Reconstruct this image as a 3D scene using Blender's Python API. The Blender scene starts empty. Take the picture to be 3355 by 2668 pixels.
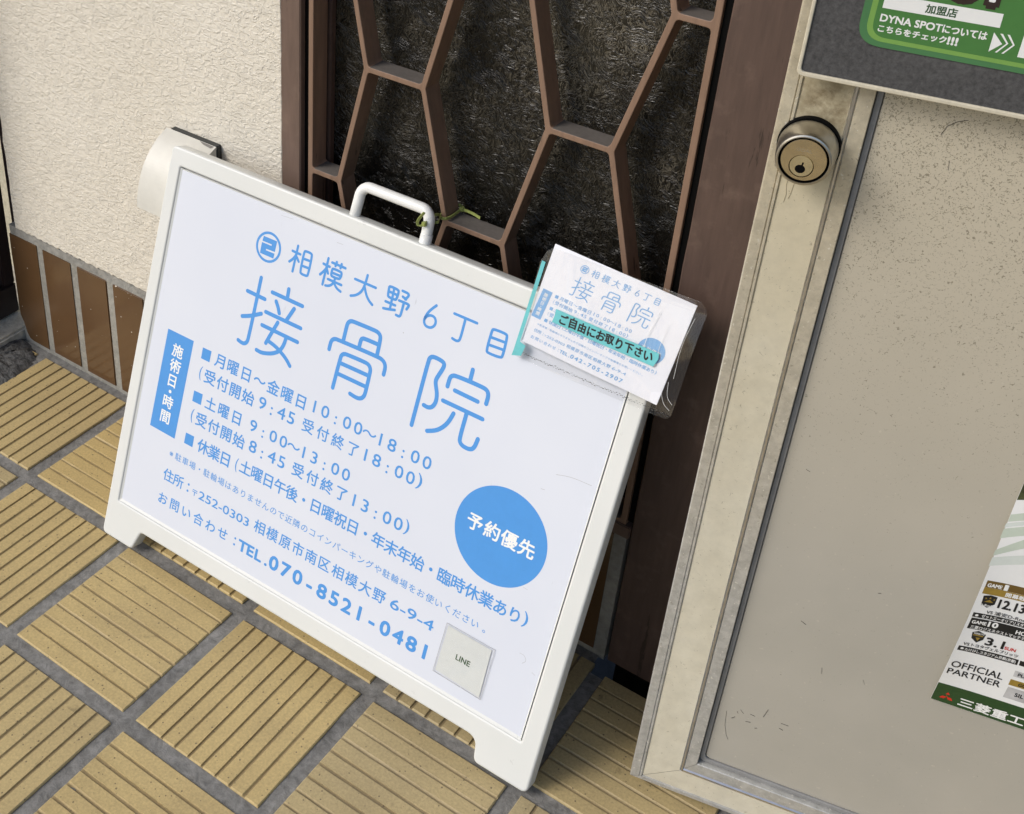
import bpy, bmesh, math, random, json
from mathutils import Vector, Matrix
C = bpy.context.scene
COL = C.collection
random.seed(7)
R = math.radians
MM = .001

# ------------------------------------------------------------------ camera
cam_d = bpy.data.cameras.new('camera'); cam = bpy.data.objects.new('camera', cam_d); COL.objects.link(cam)
_r = Vector((.82097738, .56847605, .05320825)); _dn = Vector((.33389437, -.40241869, -.85239295)); _f = Vector((-.46315299, .71756127, -.5201876))
_u = -_dn
cam.matrix_world = Matrix(((_r.x, _u.x, -_f.x, .912004), (_r.y, _u.y, -_f.y, -.626515), (_r.z, _u.z, -_f.z, .955254), (0, 0, 0, 1)))
cam_d.sensor_fit = 'HORIZONTAL'; cam_d.sensor_width = 36; cam_d.lens = 4020.291/3355*36
cam_d.shift_x = (1677.5-1391.3)/3355; cam_d.shift_y = (801.-1334.)/3355
cam_d.clip_start = .02; cam_d.clip_end = 500
C.camera = cam

# ------------------------------------------------------------------ light
SUN_DIR = Vector((-.66, -.80, .80)).normalized()          # from the scene towards the sun
elev = math.asin(SUN_DIR.z); rot = math.atan2(SUN_DIR.x, SUN_DIR.y)
w = bpy.data.worlds.new('World'); C.world = w; w.use_nodes = True
nt = w.node_tree
bg = nt.nodes['Background']; bg.inputs['Strength'].default_value = .15
sky = nt.nodes.new('ShaderNodeTexSky'); sky.sky_type = 'NISHITA'; sky.sun_disc = False
sky.sun_elevation = elev; sky.sun_rotation = rot % (2*math.pi)
sky.air_density = 1.0; sky.dust_density = 2.5; sky.ozone_density = 1.4
nt.links.new(sky.outputs['Color'], bg.inputs['Color'])
sl = bpy.data.lights.new('sun', 'SUN'); sl.energy = 1.75; sl.angle = R(24); sl.color = (1, .965, .92)
so = bpy.data.objects.new('sun', sl); COL.objects.link(so)
so.rotation_euler = (-SUN_DIR).to_track_quat('-Z', 'Y').to_euler(); so.location = (0, -3, 4)
C.view_settings.view_transform = 'Standard'; C.view_settings.look = 'None'
C.view_settings.exposure = .05; C.view_settings.gamma = 1; C.view_settings.use_curve_mapping = False

# ------------------------------------------------------------------ materials
def nodes(name):
    m = bpy.data.materials.new(name); m.use_nodes = True
    t = m.node_tree; b = t.nodes['Principled BSDF']
    return m, t, b
def N(t, typ, **kw):
    n = t.nodes.new(typ)
    for k, v in kw.items():
        if k in n.inputs: n.inputs[k].default_value = v
        else: setattr(n, k, v)
    return n
def coord(t): return N(t, 'ShaderNodeTexCoord').outputs['Object']
def noise(t, vec, scale, detail=3, rough=.55, dist=0):
    n = N(t, 'ShaderNodeTexNoise'); n.inputs['Scale'].default_value = scale; n.inputs['Detail'].default_value = detail
    n.inputs['Roughness'].default_value = rough; n.inputs['Distortion'].default_value = dist
    t.links.new(vec, n.inputs['Vector']); return n.outputs['Fac']
def ramp(t, fac, stops, interp='LINEAR'):
    n = N(t, 'ShaderNodeValToRGB'); n.color_ramp.interpolation = interp
    e = n.color_ramp.elements
    while len(e) < len(stops): e.new(.5)
    for i, (p, c) in enumerate(stops):
        e[i].position = p; e[i].color = (*c, 1) if hasattr(c, '__len__') else (c, c, c, 1)
    t.links.new(fac, n.inputs['Fac']); return n.outputs['Color']
def mix(t, fac, a, b, mode='MIX'):
    n = N(t, 'ShaderNodeMix', data_type='RGBA', blend_type=mode)
    for sock, v in ((n.inputs[0], fac), (n.inputs[6], a), (n.inputs[7], b)):
        if hasattr(v, 'is_linked') or hasattr(v, 'links'): t.links.new(v, sock)
        elif hasattr(v, '__len__'): sock.default_value = (*v, 1) if len(v) == 3 else v
        else: sock.default_value = v
    return n.outputs[2]
def mth(t, op, a, b=None):
    n = N(t, 'ShaderNodeMath', operation=op)
    for i, v in enumerate((a, b)):
        if v is None: continue
        if hasattr(v, 'links'): t.links.new(v, n.inputs[i])
        else: n.inputs[i].default_value = v
    return n.outputs[0]
def sepxyz(t, vec):
    n = N(t, 'ShaderNodeSeparateXYZ'); t.links.new(vec, n.inputs[0]); return n.outputs
def bump(t, b, h, strength, dist=.001):
    n = N(t, 'ShaderNodeBump'); n.inputs['Strength'].default_value = strength; n.inputs['Distance'].default_value = dist
    t.links.new(h, n.inputs['Height']); t.links.new(n.outputs['Normal'], b.inputs['Normal']); return n
def setp(b, **kw):
    for k, v in kw.items():
        i = b.inputs[k.replace('_', ' ')]
        i.default_value = (*v, 1) if hasattr(v, '__len__') and len(v) == 3 else v
def plain(name, col, rough=.5, metal=0, var=.12, vscale=40, bmp=0, bscale=300, spec=.5):
    """base colour broken up by two scales of noise, with a little bump"""
    m, t, b = nodes(name); v = coord(t)
    f = noise(t, v, vscale, 4)
    f2 = noise(t, v, vscale*7, 2)
    lo = tuple(c*(1-var) for c in col); hi = tuple(min(1, c*(1+var)) for c in col)
    c1 = ramp(t, f, [(.3, lo), (.7, hi)])
    c2 = mix(t, .35, c1, ramp(t, f2, [(.35, lo), (.65, hi)]))
    t.links.new(c2, b.inputs['Base Color'])
    setp(b, Roughness=rough, Metallic=metal); b.inputs['Specular IOR Level'].default_value = spec
    if bmp: bump(t, b, noise(t, v, bscale, 3), bmp)
    return m

def m_stucco():
    m, t, b = nodes('stucco'); v = coord(t)
    mp = N(t, 'ShaderNodeMapping'); mp.inputs['Rotation'].default_value = (0, R(38), 0); mp.inputs['Scale'].default_value = (1, 1, 1.9)
    t.links.new(v, mp.inputs['Vector'])
    mp.inputs['Scale'].default_value = (1, 1, 1.75)
    a = noise(t, mp.outputs[0], 125, 2.2, .5, .8)
    r1 = ramp(t, a, [(.38, 0), (.49, .18), (.55, 1), (.62, .8), (.72, .85)])
    a2 = noise(t, v, 210, 2, .5, .4)
    r2 = ramp(t, a2, [(.42, 0), (.58, 1)])
    f = noise(t, v, 900, 2)
    h = mth(t, 'ADD', mth(t, 'ADD', r1, mth(t, 'MULTIPLY', r2, .35)), mth(t, 'MULTIPLY', f, .06))
    bump(t, b, h, .62, .0011)
    big = noise(t, v, 6, 3)
    c = ramp(t, big, [(.3, (.70, .655, .56)), (.7, (.745, .705, .615))])
    dirt = ramp(t, noise(t, v, 55, 4, .6, .4), [(.28, .9), (.5, 1)])
    t.links.new(mix(t, 1, c, dirt, 'MULTIPLY'), b.inputs['Base Color'])
    setp(b, Roughness=.46); return m
def m_tile():
    m, t, b = nodes('floor_tile'); v = coord(t)
    a = N(t, 'ShaderNodeAttribute', attribute_name='tint')
    base = ramp(t, a.outputs['Fac'], [(0, (.40, .33, .19)), (.5, (.50, .388, .185)), (1, (.56, .42, .178))])
    f = noise(t, v, 420, 3, .7)
    c = mix(t, 1, base, ramp(t, f, [(.3, .80), (.7, 1.12)]), 'MULTIPLY')
    blot = ramp(t, noise(t, v, 14, 4), [(.3, (.88, .87, .87)), (.7, (1.06, 1.05, 1.02))])
    c = mix(t, 1, c, blot, 'MULTIPLY')
    stn = ramp(t, noise(t, v, 33, 5, .7, .6), [(.0, .55), (.30, .72), (.37, 1)])
    c = mix(t, 1, c, stn, 'MULTIPLY')
    vor = N(t, 'ShaderNodeTexVoronoi', feature='F1'); vor.inputs['Scale'].default_value = 260; t.links.new(v, vor.inputs['Vector'])
    rnd = sepxyz(t, vor.outputs['Color'])
    size = mth(t, 'MULTIPLY', ramp(t, rnd[0], [(.66, 0), (1, 1)]), .25)
    spot = mth(t, 'LESS_THAN', vor.outputs['Distance'], size)
    c = mix(t, mth(t, 'MULTIPLY', spot, .7), c, (.06, .045, .03))
    g = N(t, 'ShaderNodeAttribute', attribute_name='groove')
    c = mix(t, mth(t, 'MULTIPLY', g.outputs['Fac'], .5), c, (.14, .105, .065))
    t.links.new(c, b.inputs['Base Color'])
    setp(b, Roughness=.6); bump(t, b, f, .25, .0006); return m
def m_grout(name, lo, hi, bd=.002):
    m, t, b = nodes(name); v = coord(t)
    f = noise(t, v, 120, 5, .7, .3)
    c = ramp(t, f, [(.3, lo), (.7, hi)])
    big = ramp(t, noise(t, v, 10, 3), [(.3, .8), (.7, 1.15)])
    t.links.new(mix(t, 1, c, big, 'MULTIPLY'), b.inputs['Base Color'])
    setp(b, Roughness=.9); bump(t, b, f, .8, bd); return m
def m_glass():
    m, t, b = nodes('patterned_glass'); v = coord(t)
    warp = N(t, 'ShaderNodeTexNoise'); warp.inputs['Scale'].default_value = 26; t.links.new(v, warp.inputs['Vector'])
    vv = N(t, 'ShaderNodeVectorMath', operation='MULTIPLY_ADD'); vv.inputs[1].default_value = (.12, .12, .12)
    t.links.new(warp.outputs['Color'], vv.inputs[0]); t.links.new(v, vv.inputs[2])
    p = vv.outputs[0]
    mp = N(t, 'ShaderNodeMapping'); mp.inputs['Scale'].default_value = (1.25, 1, .62); mp.inputs['Rotation'].default_value = (0, R(14), 0); t.links.new(p, mp.inputs['Vector'])
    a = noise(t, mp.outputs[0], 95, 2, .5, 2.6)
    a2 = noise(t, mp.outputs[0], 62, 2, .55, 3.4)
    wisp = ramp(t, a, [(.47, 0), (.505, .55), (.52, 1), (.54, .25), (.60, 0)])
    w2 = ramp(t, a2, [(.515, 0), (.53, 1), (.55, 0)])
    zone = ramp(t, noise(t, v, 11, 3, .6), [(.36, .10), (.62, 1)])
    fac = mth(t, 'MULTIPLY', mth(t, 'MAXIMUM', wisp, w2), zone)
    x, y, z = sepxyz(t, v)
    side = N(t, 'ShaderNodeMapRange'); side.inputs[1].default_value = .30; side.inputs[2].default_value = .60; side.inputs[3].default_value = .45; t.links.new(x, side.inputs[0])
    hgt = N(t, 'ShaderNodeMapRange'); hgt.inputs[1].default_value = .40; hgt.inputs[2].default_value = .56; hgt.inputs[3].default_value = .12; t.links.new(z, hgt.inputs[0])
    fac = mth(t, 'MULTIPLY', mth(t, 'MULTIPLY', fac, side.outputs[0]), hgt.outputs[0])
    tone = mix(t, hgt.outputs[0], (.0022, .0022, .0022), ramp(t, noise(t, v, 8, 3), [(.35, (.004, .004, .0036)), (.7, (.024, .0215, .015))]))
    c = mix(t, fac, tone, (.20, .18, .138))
    t.links.new(c, b.inputs['Base Color'])
    setp(b, Roughness=.13); b.inputs['Specular IOR Level'].default_value = .38
    bump(t, b, mth(t, 'ADD', a, mth(t, 'MULTIPLY', a2, .6)), .6, .003); return m
def m_brown(name, col, worn):
    m, t, b = nodes(name); v = coord(t)
    mp = N(t, 'ShaderNodeMapping'); mp.inputs['Scale'].default_value = (1, 1, .12); t.links.new(v, mp.inputs['Vector'])
    st = noise(t, mp.outputs[0], 170, 4, .6)
    c = ramp(t, st, [(.25, tuple(x*.78 for x in col)), (.7, tuple(x*1.12 for x in col))])
    chip = ramp(t, noise(t, mp.outputs[0], 70, 5, .7), [(.0, 1), (.33, 1), (.36, 0), (1, 0)])
    c = mix(t, mth(t, 'MULTIPLY', chip, worn), c, (.03, .018, .013))
    pale = ramp(t, noise(t, v, 45, 4, .65), [(.55, 0), (.8, 1)])
    c = mix(t, mth(t, 'MULTIPLY', pale, .22), c, (.30, .21, .16))
    t.links.new(c, b.inputs['Base Color']); setp(b, Roughness=.55)
    bump(t, b, st, .3, .0008); return m
def m_door_panel():
    m, t, b = nodes('door_panel'); v = coord(t); x, y, z = sepxyz(t, v)
    base = ramp(t, noise(t, v, 7, 4, .6), [(.3, (.42, .405, .355)), (.7, (.475, .455, .40))])
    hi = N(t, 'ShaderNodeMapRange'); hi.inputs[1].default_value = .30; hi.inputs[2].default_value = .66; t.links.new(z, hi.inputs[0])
    base = mix(t, mth(t, 'MULTIPLY', hi.outputs[0], .75), base, (.645, .575, .43))    # light falloff painted in: brighter and yellower near the sign board, dimmer below
    fl = noise(t, v, 560, 2.5, .55, 1.5)
    thr = N(t, 'ShaderNodeMapRange'); thr.inputs[1].default_value = .36; thr.inputs[2].default_value = .69; thr.inputs[3].default_value = .27; thr.inputs[4].default_value = .425
    t.links.new(mth(t, 'ADD', z, mth(t, 'MULTIPLY', noise(t, v, 16, 3), .06)), thr.inputs[0])
    fleck = mth(t, 'LESS_THAN', fl, thr.outputs[0])
    c = mix(t, mth(t, 'MULTIPLY', fleck, .62), base, (.13, .112, .07))
    lt = ramp(t, noise(t, v, 300, 2, .5), [(.70, 0), (.76, 1)])
    c = mix(t, mth(t, 'MULTIPLY', lt, .35), c, (.66, .62, .52))
    t.links.new(c, b.inputs['Base Color']); setp(b, Roughness=.42, Metallic=.15)
    bump(t, b, noise(t, v, 900, 2), .08, .0004); return m
def m_stile():
    m, t, b = nodes('door_frame'); v = coord(t); x, y, z = sepxyz(t, v)
    n1 = noise(t, v, 18, 5, .65)
    c = ramp(t, n1, [(.3, (.61, .57, .45)), (.55, (.66, .625, .505)), (.75, (.68, .65, .54))])
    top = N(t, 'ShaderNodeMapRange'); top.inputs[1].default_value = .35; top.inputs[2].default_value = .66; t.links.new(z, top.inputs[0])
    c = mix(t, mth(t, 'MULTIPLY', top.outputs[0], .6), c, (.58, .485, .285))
    # grime round the lock and under the board, rust runs below the lock
    d = N(t, 'ShaderNodeVectorMath', operation='DISTANCE'); d.inputs[1].default_value = (.027, 0, .662); t.links.new(v, d.inputs[0])
    g = N(t, 'ShaderNodeMapRange'); g.inputs[1].default_value = .036; g.inputs[2].default_value = .008; t.links.new(d.outputs['Value'], g.inputs[0])
    gr = mth(t, 'MULTIPLY', g.outputs[0], ramp(t, noise(t, v, 95, 5, .7), [(.3, .15), (.62, 1)]))
    c = mix(t, mth(t, 'MULTIPLY', gr, .85), c, (.15, .105, .045))
    c = mix(t, 1, c, ramp(t, noise(t, v, 70, 5, .7), [(.3, .91), (.62, 1.03)]), 'MULTIPLY')
    sp = mth(t, 'LESS_THAN', noise(t, v, 420, 3, .6, 1), .33)
    c = mix(t, mth(t, 'MULTIPLY', sp, .5), c, (.2, .17, .11))
    t.links.new(c, b.inputs['Base Color']); setp(b, Roughness=.5, Metallic=.1)
    bump(t, b, noise(t, v, 240, 3), .12, .0006); return m
def m_flange():
    m, t, b = nodes('bare_aluminium'); v = coord(t); x, y, z = sepxyz(t, v)
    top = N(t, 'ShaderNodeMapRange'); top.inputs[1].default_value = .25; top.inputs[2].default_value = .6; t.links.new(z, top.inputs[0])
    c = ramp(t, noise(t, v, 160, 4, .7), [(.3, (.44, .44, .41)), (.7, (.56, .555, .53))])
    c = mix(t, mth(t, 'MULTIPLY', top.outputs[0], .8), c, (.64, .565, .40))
    c = mix(t, 1, c, ramp(t, noise(t, v, 90, 5, .7), [(.3, .78), (.62, 1.08)]), 'MULTIPLY')
    lt = ramp(t, noise(t, v, 330, 2), [(.64, 0), (.70, .7)])
    c = mix(t, lt, c, (.78, .76, .68))
    sp = mth(t, 'LESS_THAN', noise(t, v, 400, 3, .6, 1), .34)
    c = mix(t, mth(t, 'MULTIPLY', sp, .45), c, (.2, .17, .11))
    t.links.new(c, b.inputs['Base Color']); setp(b, Roughness=.42, Metallic=.35)
    bump(t, b, noise(t, v, 260, 3), .15, .0008); return m
def m_metal(name, col, rough, brush=0):
    m, t, b = nodes(name); v = coord(t)
    c = ramp(t, noise(t, v, 130, 4), [(.3, tuple(x*.8 for x in col)), (.7, col)])
    t.links.new(c, b.inputs['Base Color']); setp(b, Metallic=1, Roughness=rough)
    bump(t, b, noise(t, v, 700, 2), .05, .0003); return m
def m_skirting():
    m, t, b = nodes('glazed_tile'); v = coord(t)
    c = ramp(t, noise(t, v, 9, 3), [(.3, (.098, .054, .0245)), (.7, (.120, .067, .031))])
    vor = N(t, 'ShaderNodeTexVoronoi', feature='F1'); vor.inputs['Scale'].default_value = 190; t.links.new(v, vor.inputs['Vector'])
    rnd = sepxyz(t, vor.outputs['Color'])
    zone = ramp(t, noise(t, v, 26, 2), [(.5, 0), (.62, 1)])
    size = mth(t, 'MULTIPLY', mth(t, 'MULTIPLY', ramp(t, rnd[0], [(.72, 0), (1, 1)]), zone), .24)
    c = mix(t, mth(t, 'LESS_THAN', vor.outputs['Distance'], size), c, (.62, .58, .5))
    t.links.new(c, b.inputs['Base Color'])
    t.links.new(ramp(t, noise(t, v, 30, 4), [(.3, .10), (.7, .24)]), b.inputs['Roughness'])
    b.inputs['Specular IOR Level'].default_value = .45
    bump(t, b, noise(t, v, 45, 2), .06, .001); return m
def m_board():
    m, t, b = nodes('dark_board'); v = coord(t)
    f = noise(t, v, 420, 4, .75)
    c = ramp(t, f, [(.3, (.036, .036, .037)), (.7, (.098, .098, .099))])
    c = mix(t, ramp(t, noise(t, v, 20, 4), [(.45, 0), (.8, .35)]), c, (.13, .13, .128))
    t.links.new(c, b.inputs['Base Color']); setp(b, Roughness=.55); return m
def m_film(bs=.35):
    m, t, b = nodes('clear_film'); o = t.nodes['Material Output']; t.nodes.remove(b); v = coord(t)
    mp = N(t, 'ShaderNodeMapping'); mp.inputs['Scale'].default_value = (1, .22, 1); mp.inputs['Rotation'].default_value = (0, 0, R(-8)); t.links.new(v, mp.inputs['Vector'])
    h = noise(t, mp.outputs[0], 70, 3, .5, .5)
    bm = N(t, 'ShaderNodeBump'); bm.inputs['Strength'].default_value = bs; bm.inputs['Distance'].default_value = .0035; t.links.new(h, bm.inputs['Height'])
    tr = N(t, 'ShaderNodeBsdfTransparent'); tr.inputs['Color'].default_value = (.985, .985, .985, 1)
    gl = N(t, 'ShaderNodeBsdfGlossy'); gl.inputs['Roughness'].default_value = .08; t.links.new(bm.outputs[0], gl.inputs['Normal'])
    df = N(t, 'ShaderNodeBsdfDiffuse'); df.inputs['Color'].default_value = (.75, .76, .76, 1)
    lw = N(t, 'ShaderNodeLayerWeight'); t.links.new(bm.outputs[0], lw.inputs['Normal'])
    frv = mth(t, 'ADD', mth(t, 'MULTIPLY', mth(t, 'POWER', lw.outputs['Facing'], 4.), .5), .025)
    m1 = N(t, 'ShaderNodeMixShader'); t.links.new(frv, m1.inputs[0]); t.links.new(tr.outputs[0], m1.inputs[1]); t.links.new(gl.outputs[0], m1.inputs[2])
    m2 = N(t, 'ShaderNodeMixShader'); m2.inputs[0].default_value = .012; t.links.new(m1.outputs[0], m2.inputs[1]); t.links.new(df.outputs[0], m2.inputs[2])
    t.links.new(m2.outputs[0], o.inputs['Surface']); return m
def m_white_plastic():
    m, t, b = nodes('white_plastic'); v = coord(t)
    c = ramp(t, noise(t, v, 9, 4), [(.3, (.655, .675, .655)), (.7, (.70, .715, .695))])
    gr = ramp(t, noise(t, v, 55, 6, .72), [(.0, .45), (.27, .70), (.37, 1)])
    sp = ramp(t, noise(t, v, 230, 3, .6), [(.0, .3), (.19, .35), (.22, 1)])
    c = mix(t, 1, mix(t, 1, c, gr, 'MULTIPLY'), sp, 'MULTIPLY')
    t.links.new(c, b.inputs['Base Color']); setp(b, Roughness=.38)
    bump(t, b, noise(t, v, 500, 2), .06, .0004); return m
def m_print():
    m, t, b = nodes('printed_sheet'); v = coord(t)
    c = ramp(t, noise(t, v, 5, 3), [(.3, (.635, .675, .758)), (.7, (.675, .710, .782))])
    mp = N(t, 'ShaderNodeMapping'); mp.inputs['Rotation'].default_value = (0, 0, .5); mp.inputs['Scale'].default_value = (1, .16, 1); t.links.new(v, mp.inputs['Vector'])
    sc = ramp(t, noise(t, mp.outputs[0], 110, 4, .7), [(.0, .70), (.26, .80), (.31, 1)])
    zz = ramp(t, noise(t, v, 12, 2), [(.44, 0), (.58, 1)])
    c = mix(t, zz, c, mix(t, 1, c, sc, 'MULTIPLY'))
    t.links.new(c, b.inputs['Base Color']); setp(b, Roughness=.33)
    bump(t, b, noise(t, v, 4, 2), .15, .01); return m

M = dict(
 stucco=m_stucco(), tile=m_tile(), grout=m_grout('grout', (.12, .117, .108), (.28, .274, .258)), mortar=m_grout('mortar', (.20, .20, .185), (.36, .35, .32)),
 base_grout=m_grout('skirting_joint', (.22, .215, .19), (.35, .34, .30)), cement=m_grout('dark_cement', (.022, .022, .022), (.20, .198, .19), .006), concrete=m_grout('pale_concrete', (.34, .32, .275), (.62, .59, .51), .004),
 skirting=m_skirting(),
 glass=m_glass(), lattice=m_brown('lattice_paint', (.235, .148, .099), .7), jamb=m_brown('jamb_paint', (.145, .096, .074), .7), post=m_brown('post_paint', (.092, .058, .045), .8),
 ledge=plain('dusty_ledge', (.105, .094, .084), .9, 0, .2, 60),
 panel=m_door_panel(), stile=m_stile(), flange=m_flange(), gasket=plain('rubber', (.25, .25, .245), .55, 0, .15, 30), bead=m_metal('aluminium_bead', (.80, .80, .80), .3),
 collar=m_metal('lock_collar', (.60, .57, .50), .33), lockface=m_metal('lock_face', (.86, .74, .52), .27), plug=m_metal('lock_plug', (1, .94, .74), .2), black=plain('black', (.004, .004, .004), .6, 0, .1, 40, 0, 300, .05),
 engrave=plain('engraving', (.30, .25, .16), .5), board=m_board(), rim=plain('board_rim', (.62, .57, .44), .5, 0, .12, 60),
 green=plain('sticker_green', (.068, .20, .052), .35, 0, .05), green_edge=plain('sticker_border', (.07, .20, .078), .35, 0, .05), lime=plain('sticker_lime', (.19, .37, .085), .35, 0, .05),
 white=plain('white_ink', (.83, .84, .82), .4, 0, .02), darkgreen=plain('dark_green_ink', (.03, .085, .03), .4), darkbrown=plain('dark_outline_ink', (.035, .022, .018), .4),
 plastic=m_white_plastic(), printed=m_print(), blue=plain('blue_ink', (.075, .295, .69), .33, 0, .03), blueback=plain('back_plastic', (.7, .71, .7), .5),
 hood=plain('hood_plastic', (.62, .61, .555), .42, 0, .06, 18), rubber=plain('hood_gasket', (.05, .052, .048), .8),
 handle=plain('handle_plastic', (.80, .81, .79), .33, 0, .04, 50), film=m_film(), film_flat=m_film(.04), paper=plain('leaflet_paper', (.80, .82, .88), .55, 0, .02, 30), teal=plain('teal_tape', (.13, .50, .53), .45, 0, .10, 40),
 ink=plain('black_ink', (.008, .01, .012), .45), paleblue=plain('leaflet_blue', (.20, .42, .72), .5, 0, .04), tie=plain('green_nylon', (.30, .345, .10), .35, 0, .15, 90),
 alu=plain('brown_aluminium', (.030, .020, .020), .3, 0, .15, 12), alu_panel=plain('brown_panel', (.055, .040, .045), .4, 0, .15, 12), sidewall=m_grout('side_wall_render', (.40, .37, .27), (.62, .58, .45)),
 flyer=plain('flyer_paper', (.80, .81, .80), .3, 0, .02), flyer_green=plain('flyer_green', (.018, .062, .018), .3, 0, .1), swoosh=plain('flyer_pale_green', (.52, .59, .50), .3, 0, .06), swoosh2=plain('flyer_grey_green', (.63, .68, .64), .3, 0, .04),
 olive=plain('flyer_picture', (.06, .07, .03), .35, 0, .7, 160), gold=plain('flyer_gold', (.30, .20, .035), .3, 0, .2, 30), golddark=plain('flyer_bronze', (.14, .085, .02), .3, 0, .2, 30), silver=plain('flyer_silver', (.50, .50, .50), .3, 0, .25, 25), red=plain('flyer_red', (.62, .018, .012), .35),
 scuff=plain('scuffed_plastic', (.20, .19, .175), .7), scuff_grey=plain('scuff_grey', (.40, .41, .43), .6, 0, .2, 60), blocker=plain('blocker_board', (.42, .38, .32), .7, 0, .1, 8), card=plain('card_paper', (.67, .70, .685), .35, 0, .03, 20), rust=plain('rust_stain', (.27, .205, .09), .7), seam=plain('scratch_dirt', (.06, .052, .04), .8), asphalt=plain('asphalt', (.05, .05, .052), .9, 0, .3, 30, .5, 200), dark=plain('interior', (.01, .009, .008), .9),
)

# ------------------------------------------------------------------ object helpers
def link(name, me, mat, parent=None):
    o = bpy.data.objects.new(name, me); COL.objects.link(o)
    if mat is not None:
        for mm in (mat if isinstance(mat, (list, tuple)) else [mat]): me.materials.append(mm)
    if name.startswith('lock'): me.set_sharp_from_angle(angle=R(22))
    if parent is not None: o.parent = parent
    return o
def tag(o, label=None, cat=None, group=None, kind=None):
    if label: o['label'] = label
    if cat: o['category'] = cat
    if group: o['group'] = group
    if kind or cat: o['kind'] = kind or 'thing'
    return o
def thing(name, label, cat, mat=None, group=None):
    o = bpy.data.objects.new(name, None); COL.objects.link(o); o.empty_display_size = .05
    if mat is not None: o.matrix_world = mat
    return tag(o, label, cat, group, 'thing')
class G:
    """collects geometry for ONE mesh object"""
    def __init__(s): s.v = []; s.f = []; s.mi = []; s.smooth = []
    def add(s, v, f, mi=0, smooth=False):
        k = len(s.v); s.v += [tuple(p) for p in v]
        for q in f: s.f.append(tuple(k+i for i in q)); s.mi.append(mi); s.smooth.append(smooth)
        return s
    def box(s, x0, x1, y0, y1, z0, z1, bev=0, mi=0, seg=2):
        bm = bmesh.new(); bmesh.ops.create_cube(bm, size=1)
        for v in bm.verts: v.co = Vector(((x0+x1)/2+v.co.x*(x1-x0), (y0+y1)/2+v.co.y*(y1-y0), (z0+z1)/2+v.co.z*(z1-z0)))
        if bev: bmesh.ops.bevel(bm, geom=bm.edges[:], offset=bev, segments=seg, affect='EDGES', clamp_overlap=True)
        bm.verts.ensure_lookup_table(); bm.verts.index_update()
        s.add([v.co for v in bm.verts], [[v.index for v in f.verts] for f in bm.faces], mi, False); bm.free(); return s
    def tube(s, pts, r, n=12, mi=0, closed=False, flat=1., up=None):
        pts = [Vector(p) for p in pts]; k = len(pts); rings = []
        prev = None
        for i, p in enumerate(pts):
            a = pts[i-1] if (i > 0 or closed) else p; b = pts[(i+1) % k] if (i < k-1 or closed) else p
            d = (b-a).normalized()
            ref = up or (Vector((0, 0, 1)) if abs(d.z) < .9 else Vector((1, 0, 0)))
            if prev is None: u = d.cross(ref).normalized()
            else: u = (prev-d*prev.dot(d)).normalized()
            prev = u; w_ = d.cross(u)
            rings.append([p+u*(r*math.cos(2*math.pi*j/n))+w_*(r*flat*math.sin(2*math.pi*j/n)) for j in range(n)])
        v = [q for ring in rings for q in ring]; f = []
        for i in range(k if closed else k-1):
            a = i*n; b = ((i+1) % k)*n
            for j in range(n): f.append((a+j, a+(j+1) % n, b+(j+1) % n, b+j))
        if not closed: f += [tuple(range(n))[::-1], tuple((k-1)*n+j for j in range(n))]
        return s.add(v, f, mi, True)
    def disc(s, c, r, n=40, z=0., mi=0):
        return s.add([(c[0]+r*math.cos(2*math.pi*i/n), c[1]+r*math.sin(2*math.pi*i/n), z) for i in range(n)], [tuple(range(n))], mi)
    def poly(s, pts, z=0., mi=0):
        pts = [(p[0], p[1]) for p in pts]
        a = sum(pts[i][0]*pts[(i+1) % len(pts)][1]-pts[(i+1) % len(pts)][0]*pts[i][1] for i in range(len(pts)))
        if a < 0: pts = pts[::-1]
        return s.add([(x, y, z) for x, y in pts], [tuple(range(len(pts)))], mi)
    def build(s, name, mat, parent=None, xf=None):
        me = bpy.data.meshes.new(name)
        vs = [xf(p) for p in s.v] if xf else s.v
        me.from_pydata(vs, [], s.f); me.polygons.foreach_set('material_index', s.mi); me.polygons.foreach_set('use_smooth', s.smooth)
        me.update(); return link(name, me, mat, parent)
def rounded(pts, r, n=6):
    """polygon with its corners rounded; r one radius or one per corner"""
    out = []; k = len(pts)
    for i in range(k):
        ri = r[i] if hasattr(r, '__len__') else r
        p = Vector(pts[i]); a = Vector(pts[i-1])-p; b = Vector(pts[(i+1) % k])-p
        if ri <= 0: out.append(tuple(p)); continue
        ang = a.angle(b); t = min(ri/math.tan(ang/2), a.length*.49, b.length*.49)
        p0 = p+a.normalized()*t; p1 = p+b.normalized()*t
        for j in range(n+1):
            q = j/n; out.append(tuple((1-q)**2*p0+2*q*(1-q)*p+q*q*p1))
    return out
RX = Matrix.Rotation(R(90), 4, 'X')
def sheet(splines, depth, bev=0, seg=2, xf=None):
    """flat plate with holes: 2D outlines -> mesh, thickness depth centred on z=0"""
    c = bpy.data.curves.new('outline', 'CURVE'); c.dimensions = '2D'; c.fill_mode = 'BOTH'
    c.extrude = depth/2-bev; c.bevel_depth = bev; c.bevel_resolution = seg; c.offset = -bev
    for sp in splines:
        s = c.splines.new('POLY'); s.points.add(len(sp)-1); s.use_cyclic_u = True
        for p, q in zip(s.points, sp): p.co = (q[0], q[1], 0, 1)
    o = bpy.data.objects.new('outline', c); COL.objects.link(o)
    dg = bpy.context.evaluated_depsgraph_get()
    me = bpy.data.meshes.new_from_object(o.evaluated_get(dg)); me.materials.clear()
    bpy.data.objects.remove(o); bpy.data.curves.remove(c)
    if xf is not None: me.transform(xf)
    return me
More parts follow.
